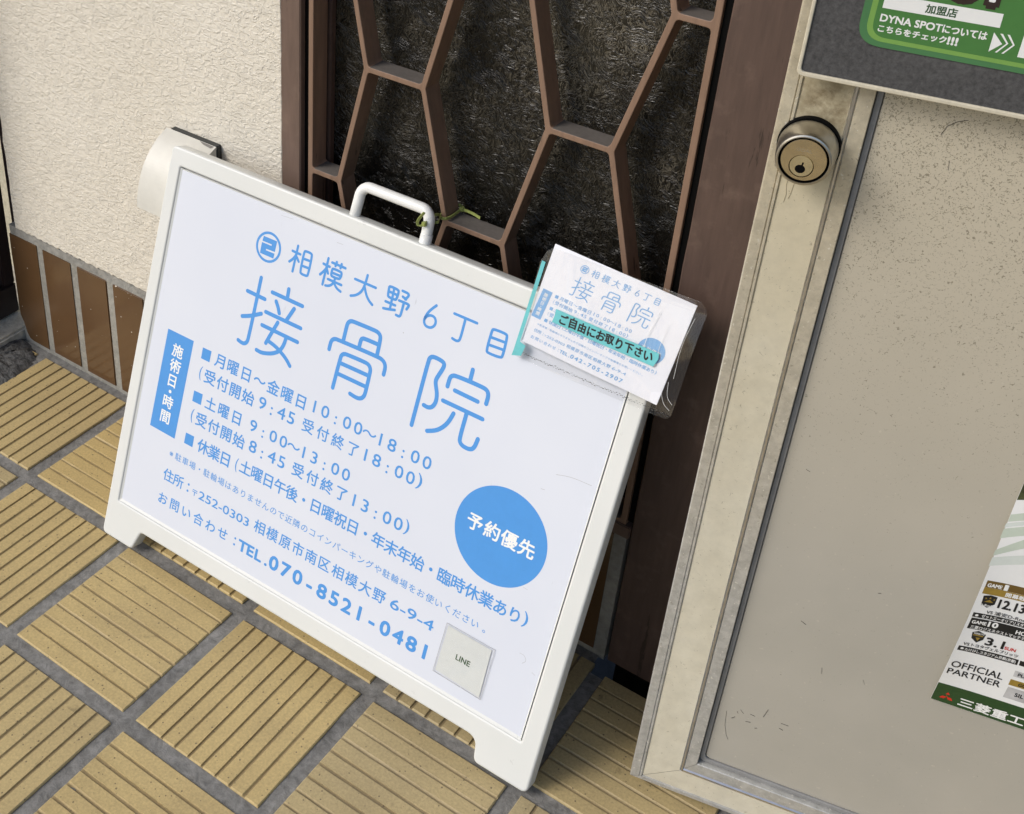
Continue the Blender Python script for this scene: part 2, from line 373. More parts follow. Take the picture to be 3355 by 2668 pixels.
def chaikin(p, closed, n=2):
    for _ in range(n):
        q = [] if closed else [p[0]]
        for i in range(len(p) if closed else len(p)-1):
            a = p[i]; b = p[(i+1) % len(p)]
            q += [(a[0]*.75+b[0]*.25, a[1]*.75+b[1]*.25), (a[0]*.25+b[0]*.75, a[1]*.25+b[1]*.75)]
        if not closed: q.append(p[-1])
        p = q
    return p
def stroke(g, pts, wd, z, mi=0):
    """a pen stroke of even width with round ends"""
    closed = len(pts) > 3 and abs(pts[0][0]-pts[-1][0]) < .06 and abs(pts[0][1]-pts[-1][1]) < .06
    if closed: pts = pts[:-1]
    p = chaikin(pts, closed) if len(pts) > 2 else pts
    k = len(p); L = []; Rr = []
    for i in range(k):
        a = p[i-1] if (i or closed) else p[i]; b = p[(i+1) % k] if (i < k-1 or closed) else p[i]
        dx, dy = b[0]-a[0], b[1]-a[1]; l = math.hypot(dx, dy) or 1
        nx, ny = -dy/l*wd/2, dx/l*wd/2
        L.append((p[i][0]+nx, p[i][1]+ny, z)); Rr.append((p[i][0]-nx, p[i][1]-ny, z))
    f = [(i, k+i, k+(i+1) % k, (i+1) % k) for i in range(k if closed else k-1)]
    g.add(L+Rr, f, mi)
    if not closed:
        for e, q in ((p[0], p[1]), (p[-1], p[-2])):
            a0 = math.atan2(e[1]-q[1], e[0]-q[0])-math.pi/2
            arc = [(e[0]+wd/2*math.cos(a0+math.pi*j/8), e[1]+wd/2*math.sin(a0+math.pi*j/8), z) for j in range(9)]
            g.add(arc, [tuple(range(9))], mi)
_glyph = {}
def glyph(ch, bold=0.):
    key = ch
    if key not in _glyph:
        c = bpy.data.curves.new('glyph', 'FONT'); c.body = ch; c.size = 1; c.resolution_u = 3; c.fill_mode = 'FRONT'
        o = bpy.data.objects.new('glyph', c); COL.objects.link(o)
        dg = bpy.context.evaluated_depsgraph_get(); dg.update()
        me = bpy.data.meshes.new_from_object(o.evaluated_get(dg))
        v = [(q.co.x, q.co.y) for q in me.vertices]; f = [tuple(p.vertices) for p in me.polygons]
        f = [q if sum(v[q[i]][0]*v[q[(i+1) % len(q)]][1]-v[q[(i+1) % len(q)]][0]*v[q[i]][1] for i in range(len(q))) > 0 else q[::-1] for q in f]
        bpy.data.objects.remove(o); bpy.data.curves.remove(c); bpy.data.meshes.remove(me)
        bb = (min(q[0] for q in v), max(q[0] for q in v), min(q[1] for q in v), max(q[1] for q in v)) if v else (0, .3, 0, .7)
        _glyph[key] = (v, f, bb)
    return _glyph[key]
def ink(g, v, f, d, z=0., mi=0, step=.004):
    """flat lettering; d thickens the strokes by laying shifted copies a few microns apart"""
    if not v: return
    n = 0 if d <= 0 else (4 if d < .26 else 8)
    for k in range(n+1):
        a = 2*math.pi*(k-.5)/max(n, 1)
        dx, dy = (0, 0) if k == n else (d*math.cos(a), d*math.sin(a))
        g.add([(q[0]+dx, q[1]+dy, z+step*k) for q in v], f, mi)
def put(g, ch, cx, y0, size, sx=1., bold=0., z=0., mi=0):
    """one glyph, ink centred on cx, baseline y0"""
    v, f, bb = glyph(ch); m = (bb[0]+bb[1])/2
    ink(g, [(cx+(q[0]-m)*size*sx, y0+q[1]*size) for q in v], f, bold*size, z, mi)
def line(g, text, x0, y0, h, x1, mode, z=0., mi=0, bold=None):
    """one run of lettering between x0 and x1, ink height h from y0 up (all in one unit)"""
    if mode == 's':
        v, f, bb = glyph(text, .01); sx = (x1-x0)/(bb[1]-bb[0]); sy = h/(bb[3]-bb[2])
        ink(g, [(x0+(q[0]-bb[0])*sx, y0+(q[1]-bb[2])*sy) for q in v], f, .1, z, mi); return
    if text == '6-9-4' or text.startswith('〒'):
        if text[0] == '〒':
            put(g, '〒', x0+h*.46, y0+.02*h, h*1.02, 1., .012, z, mi); x0 += h*1.1; text = text[1:]
        lat(g, text, x0, y0, h, x1, .014, z, mi); return
    cjk = mode in 'ftc'
    bo = {'f': .018, 't': .006, 'c': .022, 'd': .012, 'B': .036}[mode] if bold is None else bold
    em = h/.86 if mode in 'fc' else (h/.78 if mode == 't' else h/(.715 if mode == 'd' else .70))
    base = y0+h*.5-.37*em if cjk else y0+.01*h
    sx = 1. if cjk else (1.16 if mode == 'd' else 1.16)
    ws = [(glyph(ch, bo)[2][1]-glyph(ch, bo)[2][0])*em*sx for ch in (text[0], text[-1])]
    a = x0+ws[0]/2; b = x1-ws[1]/2; n = len(text)
    if cjk and text[-1] == '：': b = x1-em*.07
    if cjk and text[-1] == '。': b = x1-em*.15
    for i, ch in enumerate(text):
        cx = a+(b-a)*i/max(1, n-1)
        s_ = em
        if not cjk and ch == '：': put(g, ':', cx, base-.06*em, em, 1.0, bo, z, mi); continue
        if not cjk and ch == '〜': put(g, '〜', cx, base+.0*em, em*.95, 1.0, bo, z, mi); continue
        if ch == '〒': put(g, ch, cx, base, em*.85, 1., bo, z, mi); continue
        put(g, ch, cx, base, s_, sx, bo, z, mi)
def lat(g, text, x0, y0, h, x1=None, bold=.03, z=0., mi=0, em=None):
    """proportional lettering: natural advance, squeezed to end at x1"""
    c = bpy.data.curves.new('t', 'FONT'); c.body = text; c.size = 1; c.resolution_u = 3; c.fill_mode = 'FRONT'
    o = bpy.data.objects.new('t', c); COL.objects.link(o); dg = bpy.context.evaluated_depsgraph_get(); dg.update()
    me = bpy.data.meshes.new_from_object(o.evaluated_get(dg))
    v = [(q.co.x, q.co.y) for q in me.vertices]; f = [tuple(p.vertices) for p in me.polygons]
    f = [q if sum(v[q[i]][0]*v[q[(i+1) % len(q)]][1]-v[q[(i+1) % len(q)]][0]*v[q[i]][1] for i in range(len(q))) > 0 else q[::-1] for q in f]
    bpy.data.objects.remove(o); bpy.data.curves.remove(c); bpy.data.meshes.remove(me)
    bx0 = min(q[0] for q in v); bx1 = max(q[0] for q in v); by0 = min(q[1] for q in v); by1 = max(q[1] for q in v)
    sy = h/(by1-by0); sx = sy if x1 is None else (x1-x0)/(bx1-bx0)
    ink(g, [(x0+(q[0]-bx0)*sx, y0+(q[1]-by0)*sy) for q in v], f, max(0, bold)*sy, z, mi)
mm = lambda pts: [(p[0]*MM, p[1]*MM) for p in pts]

YW = .16772          # face of the wall skirting
P_ = .16             # floor tile pitch
LAY = json.loads('''{"runs":[["月曜日〜金曜日","f",99.8,233.7,13.0,211.3],["10：00〜18：00","d",221.0,236.1,12.1,351.8],["(","s",84.3,211.9,14.6,87.3],["受付開始","f",91.1,212.5,13.2,154.1],["9：45","d",160.3,214.4,12.4,203.5],["受付終了","f",213.3,214.4,12.4,277.7],["18：00","d",285.2,215.6,12.1,339.7],[")","s",342.1,214.5,15.2,347.6],["土曜日","f",98.6,187.4,12.7,143.8],["9：00〜13：00","d",155.8,188.6,11.9,275.2],["(","s",84.3,165.7,14.8,87.3],["受付開始","f",91.1,166.3,13.1,153.8],["8：45","d",159.9,168.2,12.3,203.7],["受付終了","f",213.2,168.2,12.6,276.9],["13：00","d",284.6,168.9,12.3,339.4],[")","s",341.6,168.1,14.9,346.6],["休業日","f",99.3,140.9,13.4,140.8],["(","s",148.6,140.9,14.5,151.5],["土曜日午後・日曜祝日・年末年始・臨時休業あり","f",154.3,143.2,12.9,467.9],[")","s",471.2,143.4,14.9,476.1],["※駐車場・駐輪場はありませんので近隣のコインパーキングや駐輪場をお使いください。","t",67.2,120.0,6.8,441.7],["住所：","f",64.7,93.2,12.2,99.3],["〒252-0303","d",103.4,93.3,8.9,178.2],["相模原市南区相模大野","f",185.1,93.5,12.3,340.8],["6-9-4","d",347.0,94.5,10.3,394.0],["お問い合わせ：","f",64.3,66.6,11.6,167.7],["TEL.","B",171.8,65.6,11.2,208.3],["070-8521-0481","B",211.2,65.6,13.9,393.2],["予約優先","c",398.6,204.5,14.1,464.8]],"polys":{"sq":[[[82.5,245.3],[93.8,245.6],[93.7,233.9],[82.7,233.8]],[[82.2,199.0],[93.5,199.4],[93.6,187.8],[82.3,187.6]],[[82.4,152.9],[93.4,153.2],[93.7,141.5],[82.4,141.4]]],"box":[[35.9,246.9],[70.1,247.0],[69.9,140.2],[35.8,140.6]],"circ":[[388.2,198.3],[472.8,227.3],[412.3,251.1],[451.7,171.6],[392.1,227.5],[450.2,250.5],[402.3,175.7],[474.0,197.2]],"ring":[[120.0,363.8],[148.8,372.4],[130.1,382.5],[139.1,353.3],[121.6,373.2],[147.4,363.0]],"ringin":[[122.7,364.8],[146.1,371.5],[130.8,379.7],[138.4,356.1]],"two":[[126.8,376.4],[142.8,376.5],[142.6,365.9],[132.3,365.5],[132.2,364.1],[142.6,364.3],[142.4,359.4],[126.2,359.4],[126.0,370.1],[137.5,370.2],[137.5,371.6],[126.2,371.5]],"vt":[[52.9,229.3],[53.4,213.3],[53.1,196.8],[53.1,185.3],[53.0,173.8],[53.0,157.2]],"vth":[[47.3,236.1],[47.0,220.4],[60.0,234.2]]},"st":{"big":[[[133.5,337.1],[133.3,274.9],[132.2,270.4],[129.4,268.1],[125.5,268.1],[121.9,269.0]],[[121.1,319.2],[142.5,318.8]],[[120.9,293.3],[130.5,297.2],[141.9,303.9]],[[166.6,337.9],[167.0,329.2]],[[149.3,328.3],[185.1,328.1]],[[155.6,321.6],[159.2,316.9],[161.7,312.0]],[[176.9,322.3],[171.4,309.0]],[[146.5,307.5],[188.5,307.3]],[[162.3,302.8],[158.5,292.3],[153.8,278.6]],[[145.4,293.7],[188.2,293.3]],[[175.1,292.6],[174.1,284.0],[170.9,277.3],[166.1,273.3],[160.3,270.3],[151.2,267.5],[145.0,268.0]],[[155.8,281.7],[164.3,280.1],[171.4,277.5],[180.1,272.9],[185.6,268.1]],[[236.1,314.1],[236.2,328.7],[236.7,331.6],[238.1,333.6],[240.0,334.7],[243.4,335.0],[265.9,335.7],[269.2,335.2],[271.8,333.7],[273.1,330.6],[273.5,314.8]],[[253.7,314.5],[253.8,321.2],[254.5,323.2],[256.4,324.4],[272.0,324.7]],[[223.4,300.5],[223.5,306.9],[224.3,310.0],[226.7,312.1],[230.1,312.6],[275.6,313.8],[280.2,312.9],[283.3,310.6],[284.6,307.2],[284.5,300.6]],[[236.3,267.3],[237.2,298.3],[238.1,300.9],[240.5,302.8],[244.3,303.2],[264.5,303.9],[268.3,302.7],[270.4,299.7],[270.7,295.9],[270.9,276.4],[270.0,272.6],[267.4,269.5],[262.5,268.5],[255.5,269.5]],[[238.9,292.8],[268.6,293.3]],[[238.5,282.2],[268.7,282.4]],[[323.6,268.3],[324.4,330.5],[325.2,333.8],[327.9,335.9],[336.9,335.6],[340.1,333.9],[340.1,329.9],[336.1,318.6],[336.0,315.0],[337.8,310.7],[340.3,305.6],[341.3,297.9],[339.0,292.3],[335.1,290.1],[330.5,290.6]],[[367.3,339.6],[367.4,329.7]],[[348.1,316.1],[348.3,324.2],[349.8,326.8],[353.2,328.3],[381.0,329.0],[385.6,327.5],[387.4,323.8],[387.2,316.3]],[[355.9,315.4],[379.1,314.9]],[[347.3,302.2],[387.6,302.1]],[[360.2,295.4],[357.5,285.6],[352.9,278.4],[347.6,273.4],[339.7,269.6]],[[372.0,300.1],[371.6,276.5],[373.1,273.1],[376.9,271.2],[383.9,271.4],[387.2,274.9],[388.3,283.5]]],"small":[[[166.6,380.6],[166.3,355.5]],[[161.7,374.0],[170.9,373.8]],[[166.7,372.1],[164.5,367.4],[160.6,363.2]],[[167.8,369.9],[170.7,366.6]],[[175.4,378.7],[182.1,378.9],[183.8,377.4],[183.8,358.3],[182.5,356.7],[176.2,356.7],[174.6,358.0],[174.5,377.3],[175.4,378.7]],[[175.8,371.2],[183.5,371.5]],[[175.7,364.3],[183.2,364.6]],[[201.6,381.0],[201.2,355.6]],[[197.6,374.4],[204.8,374.0]],[[202.2,372.4],[199.4,367.5],[196.4,363.6]],[[201.9,371.5],[204.5,367.4]],[[206.4,378.7],[221.4,378.6]],[[211.1,380.8],[210.6,376.8]],[[216.6,380.8],[216.2,376.8]],[[208.9,373.8],[217.5,373.7],[218.9,372.5],[218.3,367.9],[216.9,366.5],[209.3,366.4],[208.0,367.5],[208.0,372.6],[208.9,373.8]],[[208.5,369.7],[218.8,369.9]],[[205.8,362.5],[221.0,362.3]],[[213.1,365.7],[212.5,362.0],[210.9,358.8],[207.9,356.6],[204.5,355.8]],[[213.0,361.3],[216.7,357.6],[221.6,356.2]],[[233.7,372.9],[256.4,372.9]],[[245.5,380.8],[244.8,369.8],[242.6,363.4],[237.9,358.7],[233.0,356.6]],[[245.1,369.5],[248.6,363.1],[252.6,359.1],[256.8,356.9]],[[270.1,379.7],[278.8,379.5],[280.0,377.9],[279.4,370.9],[278.2,369.7],[271.1,369.8],[270.1,371.2],[269.5,378.5],[270.1,379.7]],[[270.3,374.8],[279.8,374.6]],[[274.8,379.5],[275.2,359.9]],[[269.2,365.0],[279.5,365.0]],[[268.5,358.2],[274.0,359.2],[280.2,360.9]],[[283.4,380.2],[291.5,379.9],[288.0,373.9]],[[285.0,375.3],[288.7,374.2]],[[282.3,370.7],[291.9,370.9],[293.1,369.9],[291.4,365.9]],[[287.4,371.0],[287.2,359.0],[286.1,356.9],[282.6,357.2]],[[319.0,380.0],[314.9,374.9],[311.9,369.6],[310.6,364.1],[311.3,360.9],[313.8,358.7],[318.2,358.8],[321.6,361.7],[322.4,365.7],[320.3,369.4],[316.2,370.0],[312.4,367.8],[311.0,364.8]],[[337.4,379.7],[360.1,379.7]],[[348.7,378.5],[348.7,361.3],[347.5,358.1],[344.4,357.6],[341.2,358.3]],[[376.2,380.8],[388.1,381.1],[390.0,379.7],[390.5,361.7],[389.0,359.6],[376.6,359.1],[374.8,360.5],[375.1,379.1],[376.2,380.8]],[[375.8,373.1],[389.6,373.8]],[[375.6,366.2],[389.5,367.1]]]},"aff":[0.25657,0.03842,393.46255,-0.01478,0.23716,373.79237]}''')

# ------------------------------------------------------------------ ground and floor
g = G(); g.add([(-60, -60, -.12), (60, -60, -.12), (60, 60, -.12), (-60, 60, -.12)], [(0, 1, 2, 3)])
tag(g.build('ground', M['asphalt']), kind='structure')

def tile_geo(g, tint, groove, i, r):
    x0 = P_*i+.0075; y1 = -P_*r-.0075; Lx = .145; Ly = .145
    if r == -1:
        y1 = YW-.010; Ly = y1-.0075
        if i >= 4: y1 = .150; Ly = y1-.0075
    perp = (i+r) % 2 == 0
    near = -3 <= i <= 9 and r <= 3
    U, V = (Ly, Lx) if perp else (Lx, Ly)     # along the grooves, across them
    rot_j = random.uniform(-.004, .004); dz = random.uniform(-.0005, .0004); tl = random.uniform(0, 1)
    prof = [(0, -.006, 0), (0, -.0012, 0), (.0010, 0, 0)]
    for k in range(1, 9):
        c = V*k/9
        prof += [(c-.0017, 0, 0), (c-.0009, -.0015, 1), (c+.0009, -.0016, 1), (c+.0017, 0, 0)]
    prof += [(V-.0010, 0, 0), (V, -.0012, 0), (V, -.006, 0)]
    us = [0, 0, .0010]+([U*q/9 for q in range(1, 9)] if near else [])+[U-.0010, U, U]
    k0 = len(g.v); n = len(prof); wob = [random.uniform(-.00035, .00035) for _ in prof]
    verts = []
    for a, u in enumerate(us):
        end = a in (0, len(us)-1); lip = a in (1, len(us)-2)
        for b, (pv, pz, gr) in enumerate(prof):
            z = pz
            if end: z = -.006
            elif lip: z = min(z, -.0012) if not gr else z
            jv = wob[b]+random.uniform(-.00018, .00018) if near and 2 < b < n-3 else 0
            if near and not end and 2 < a < len(us)-3: z += random.uniform(-.0001, .0001)
            verts.append((u, pv+jv, z)); groove.append(gr*(1. if not (end or lip) else .6)); tint.append(tl)
    cs, sn = math.cos(rot_j), math.sin(rot_j); out = []
    for u, v_, z in verts:
        lx, ly = (v_, -u) if perp else (u, -v_)
        out.append((x0+lx*cs-ly*sn, y1+lx*sn+ly*cs, z+dz))
    f = []
    for a in range(len(us)-1):
        for b in range(n-1):
            q = (a*n+b, (a+1)*n+b, (a+1)*n+b+1, a*n+b+1)
            f.append(q[::-1] if not perp else q[::-1])
    g.add(out, f)
g = G(); tint = []; groove = []
for r in range(-1, 11):
    for i in range(-12, 15):
        if r == -1 and i < -2: continue
        tile_geo(g, tint, groove, i, r)
me = bpy.data.meshes.new('floor'); me.from_pydata(g.v, [], g.f)
for nm, arr in (('tint', tint), ('groove', groove)):
    a = me.attributes.new(nm, 'FLOAT', 'POINT'); a.data.foreach_set('value', arr)
bm = bmesh.new(); bm.from_mesh(me); bmesh.ops.recalc_face_normals(bm, faces=bm.faces[:]); bm.to_mesh(me); bm.free()
# make sure the open tile shells face up
if sum(p.normal.z*p.area for p in me.polygons) < 0: me.flip_normals()
tag(link('floor', me, M['tile']), kind='structure')
# bed of grout, slightly uneven, below the tile tops
g = G(); nx, ny = 150, 92; xs = [-1.95+4.45*i/nx for i in range(nx+1)]; ys = [-1.79+(.146+1.79)*j/ny for j in range(ny+1)]
g.add([(x, y, -.0026+random.uniform(-.0007, .0007)) for y in ys for x in xs], [(j*(nx+1)+i, j*(nx+1)+i+1, (j+1)*(nx+1)+i+1, (j+1)*(nx+1)+i) for j in range(ny) for i in range(nx)], 0, True)
g.add([(x, y, -.0022+random.uniform(-.0006, .0006)) for y in (.146, .156, YW+.01) for x in xs if x < .655], [])
k = len([x for x in xs if x < .655]); b0 = (nx+1)*(ny+1)
for j in range(2):
    for i in range(k-1): g.f.append((b0+j*k+i, b0+j*k+i+1, b0+(j+1)*k+i+1, b0+(j+1)*k+i)); g.mi.append(0); g.smooth.append(True)
tag(g.build('floor_grout', M['grout']), kind='structure')

# ------------------------------------------------------------------ facade
# stucco wall: ragged lower and outer edges
def jag(a, b, n, amp, fixed):
    return [(a+(b-a)*i/n, fixed+random.uniform(-amp, amp)) for i in range(n+1)]
bottom = jag(-.190, .2325, 120, .0011, .1726)
right = [(.2330+random.uniform(-.0006, .0006), .1712+(1.75-.1712)*i/60) for i in range(1, 60)]
left = [(-.1905+random.uniform(-.0012, .0012), 1.75-(1.75-.1712)*i/120) for i in range(1, 120)]
outl = bottom+right+[(.2325, 1.75), (-.19, 1.75)]+left
me = sheet([outl], .10, .0008, 1, Matrix.Translation((0, YW-.0015+.05, 0)) @ RX)
o = link('stucco_wall', me, M['stucco'])
tag(o, 'cream stucco wall with a rough combed texture left of the window', 'wall')

# glazed skirting of upright brown tiles
t = thing('tile_skirting', 'skirting of upright glazed brown tiles under the cream stucco and window', 'skirting')
g = G(); BP = .060167; B0 = -.152294
for k in range(-1, 13):
    xa = B0+BP*k+.0050; xb = xa+BP-.0100
    if k == -1:                                    # the end tile is chipped away at its foot
        pts = [(-.2065, .158), (-.2072, .128), (-.2066, .094), (-.2071, .060), (-.2066, .037), (-.2020, .028), (-.1985, .014), (-.1935, .006), (-.187, .0042), (xb, .0040), (xb, .1588), (-.19, .1590)]
        me = sheet([pts], .008, .0008, 1)
        for v in me.vertices: g.v.append((v.co.x, YW+.004-v.co.z, v.co.y))
        off = len(g.v)-len(me.vertices)
        for p in me.polygons: g.f.append(tuple(off+q for q in p.vertices)); g.mi.append(0); g.smooth.append(False)
        continue
    xb = min(xb, .636)
    j = random.uniform(-.0003, .0003)
    g.box(xa, xb, YW+j*.5, YW+.008, .0040+j, .1588+j, .0011)
g.build('glazed_tiles', M['skirting'], t)
g = G(); g.box(-.2035, .636, YW+.0011, YW+.05, -.004, .1600); g.build('joint_mortar', M['base_grout'], t)
g = G(); n = 120
top = [(-.2040+.84*i/n, .1716+random.uniform(-.0010, .0010)) for i in range(n+1)]
g.add([(x, YW+.0004+random.uniform(-.0004, .0006), .1596) for x, z in top]+[(x, YW+.0006+random.uniform(-.0006, .0006), z) for x, z in top]+[(x, YW+.02, z) for x, z in top],
      [(i, i+1, n+2+i, n+1+i) for i in range(n)]+[(n+1+i, n+2+i, 2*n+3+i, 2*n+2+i) for i in range(n)])
g.build('mortar_cap', M['mortar'], t)

# vent hood behind the sign
t = thing('vent_hood', 'white plastic hood on the stucco wall behind the top left corner of the sign', 'vent hood')
prof = [(-.008, .3993), (-.015, .3965), (-.0216, .3932), (-.0309, .3853), (-.0394, .3766), (-.0462, .3658), (-.0514, .3518), (-.0544, .34), (-.0557, .328)]
prof = chaikin(prof, False, 2); x0, x1 = .0878, .1545; n = len(prof)
inner = [(a+.0022, b-.0022) for a, b in prof]; inner[-1] = (prof[-1][0]+.0025, prof[-1][1]); inner[0] = (prof[0][0], prof[0][1]-.003)
g = G(); loop = prof+inner[::-1]; k = len(loop)
g.add([(x0, YW+a, b) for a, b in loop]+[(x1, YW+a, b) for a, b in loop], [(i, (i+1) % k, k+(i+1) % k, k+i) for i in range(k)]+[(i, i+1, k-2-i, k-1-i) for i in range(n-1)]+[(k+i+1, k+i, 2*k-1-i, 2*k-2-i) for i in range(n-1)])
for xa, xb in ((x0+.0003, x0+.0025), (x1-.0025, x1-.0003)):  # end cheeks
    pl = prof+[(-.008, .328)]; q = len(pl)
    g.add([(xa, YW+a+.0004, b-.0003) for a, b in pl]+[(xb, YW+a+.0004, b-.0003) for a, b in pl], [tuple(range(q)), tuple(range(2*q-1, q-1, -1))]+[(i, q+i, q+(i+1) % q, (i+1) % q) for i in range(q)])
o = g.build('hood_shell', M['hood'], t)
bm = bmesh.new(); bm.from_mesh(o.data); bmesh.ops.recalc_face_normals(bm, faces=bm.faces[:]); bm.to_mesh(o.data); bm.free()
g = G(); g.box(x0+.004, x1+.0008, YW-.0080, YW+.003, .318, .3996, .001); g.build('back_plate', M['rubber'], t)
g = G(); g.add([(.1330, YW-.0088, .3995), (.1520, YW-.0090, .3994), (.1505, YW-.0122, .3981), (.1400, YW-.0112, .3985)], [(0, 1, 2, 3)]); g.build('scuff', M['scuff'], t)

# lattice window
t = thing('lattice_window', 'window of dark patterned glass behind a brown honeycomb lattice', 'window', Matrix.Translation((0, YW, 0)))
xs = dict(A=.2665, B=.3004, Cc=.3279, D=.3878, E=.4190, F=.4780, Gg=.5092, H=.5658, I=.5988, J=.6300); z0 = .410; dz = .1195
WB = .0052; depth = .0205
cells = []
zb, zt = .176, 1.36
for k in range(-3, 9):
    ze = z0+dz*k                    # this row's height
    even = k % 2 == 0
    if even:                        # rows carrying A-B, E-F, I-J rails: cells sit above them
        cells.append([(xs['A'], ze), (xs['B'], ze), (xs['Cc'], ze+dz), (xs['B'], ze+2*dz), (xs['A'], ze+2*dz)])
        cells.append([(xs['E'], ze), (xs['F'], ze), (xs['Gg'], ze+dz), (xs['F'], ze+2*dz), (xs['E'], ze+2*dz), (xs['D'], ze+dz)])
        cells.append([(xs['I'], ze), (xs['J'], ze), (xs['J'], ze+2*dz), (xs['I'], ze+2*dz), (xs['H'], ze+dz)])
    else:
        cells.append([(xs['Cc'], ze), (xs['D'], ze), (xs['E'], ze+dz), (xs['D'], ze+2*dz), (xs['Cc'], ze+2*dz), (xs['B'], ze+dz)])
        cells.append([(xs['Gg'], ze), (xs['H'], ze), (xs['I'], ze+dz), (xs['H'], ze+2*dz), (xs['Gg'], ze+2*dz), (xs['F'], ze+dz)])
def inset(poly, d):
    out = []; k = len(poly)
    for i in range(k):
        p = Vector(poly[i]); a = (p-Vector(poly[i-1])).normalized(); b = (Vector(poly[(i+1) % k])-p).normalized()
        na = Vector((-a.y, a.x)); nb = Vector((-b.y, b.x)); m_ = (na+nb); m_ = m_/(m_.length_squared/2)
        out.append(tuple(p+m_*d))
    return out
def clipz(poly, lo, hi):
    def cut(pl, zc, keep_above):
        o_ = []
        for i in range(len(pl)):
            a = pl[i]; b = pl[(i+1) % len(pl)]
            ia = (a[1] >= zc) == keep_above or a[1] == zc; ib = (b[1] >= zc) == keep_above or b[1] == zc
            if ia: o_.append(a)
            if ia != ib: q = (zc-a[1])/(b[1]-a[1]); o_.append((a[0]+(b[0]-a[0])*q, zc))
        return o_
    p = cut(poly, lo, True)
    return cut(p, hi, False) if len(p) > 2 else []
spl = [rounded([(.2637, zb-.003), (.6332, zb-.003), (.6332, zt+.003), (.2637, zt+.003)], .001, 2)]
for c in cells:
    c = clipz(c, zb, zt)
    if len(c) < 3 or max(p[1] for p in c)-min(p[1] for p in c) < .03: continue
    q = inset(c, WB/2); q = [p for i, p in enumerate(q) if (Vector(p)-Vector(q[i-1])).length > .004]
    if len(q) >= 3: spl.append(rounded(q, .0035, 4))
me = sheet(spl, depth, .0007, 1, Matrix.Translation((0, depth/2, 0)) @ RX)
for p in me.polygons: p.use_smooth = False
me.materials.append(M['lattice']); me.materials.append(M['ledge'])
for p in me.polygons:               # dust lies on the upward ledges (z is up)
    if p.normal.z > .9: p.material_index = 1
o = link('lattice', me, None, t)
g = G()
def ragged_post(g, xa, xb, ya, yb, za, zc, n, amp):
    L = [xa+random.uniform(-amp, amp) for _ in range(n+1)]
    v = []
    for i in range(n+1):
        z = za+(zc-za)*i/n
        v += [(L[i], yb, z), (L[i], ya+.0012, z), (L[i]+.0010, ya, z), (xb-.0012, ya, z), (xb, ya+.0012, z), (xb, yb, z)]
    f = []
    for i in range(n):
        for j in range(5): f.append((i*6+j, i*6+j+1, (i+1)*6+j+1, (i+1)*6+j))
    f += [tuple(range(5, -1, -1)), tuple(n*6+j for j in range(6))]
    g.add(v, f)
ragged_post(g, .2342, .2572, -.0035, .05, .172, 1.45, 120, .0005); g.build('jamb', M['jamb'], t)
g = G(); g.box(.2574, .2634, .0030, .023, .178, 1.45); g.build('gap_shade', M['black'], t)  # black strips fill the gaps beside the lattice, painting in their shade
g = G(); g.box(.6335, .6403, .0030, .023, .178, 1.45); g.build('gap_shade', M['black'], t)
g = G(); g.box(.2335, .639, -.002, .05, .1602, .1745, .001); g.build('bottom_rail', M['jamb'], t)
g = G(); g.box(.2576, .2712, .0235, .0300, .178, 1.45, .0006); g.build('glazing_bead', M['post'], t)
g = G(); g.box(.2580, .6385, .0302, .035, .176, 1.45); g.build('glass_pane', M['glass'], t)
g = G(); g.box(.2340, .7250, .0352, .06, .1745, 1.45); g.build('backing', M['dark'], t)

# post between window and door
g = G(); n = 60
v = []
for i in range(n+1):
    z = .0045+(1.6-.0045)*i/n
    xl = .6405+random.uniform(-.0003, .0003)
    v += [(xl, YW+.05, z), (xl, YW-.0020, z), (xl+.0012, YW-.0032, z), (.727, YW-.0032, z), (.728, YW-.002, z), (.728, YW+.05, z)]
f = [(i*6+j, i*6+j+1, (i+1)*6+j+1, (i+1)*6+j) for i in range(n) for j in range(5)]+[tuple(range(5, -1, -1)), tuple(n*6+j for j in range(6))]
g.add(v, f)
tag(g.build('door_post', M['post']), 'dark brown painted wooden post between the lattice window and the door', 'post')
g = G(); g.box(.636, 2.2, YW+.04, YW+.12, -.11, 1.7); tag(g.build('dark_interior', M['dark']), 'dark gap of the doorway behind the open door', 'wall')

# things beyond the wall's left end
g = G(); g.box(-.2235, -.2030, YW+.018, YW+.07, .05, 1.2, .001)
tag(g.build('corner_trim', M['alu']), 'dark brown upright trim behind the left end of the stucco wall', 'trim')
g = G(); g.box(-1.2, -.2240, YW+.09, YW+.16, -.05, 1.3); tag(g.build('side_wall', M['sidewall']), 'weathered beige wall set back beyond the stucco corner', 'wall')
t = thing('side_gate', 'dark brown metal gate frame at the far left beyond the stucco corner', 'gate', Matrix.Translation((-.24, YW, 0)))
g = G(); g.box(-.03, 0, -.085, .024, .0165, .0600, .002); g.build('bottom_rail', M['alu'], t)
g = G(); g.box(-.028, -.001, .006, .0235, .0602, .9, .0015); g.build('stile', M['alu'], t)
g = G(); g.box(-.020, -.008, -.085, .0058, .0602, .9); g.build('gate_panel', M['alu_panel'], t)
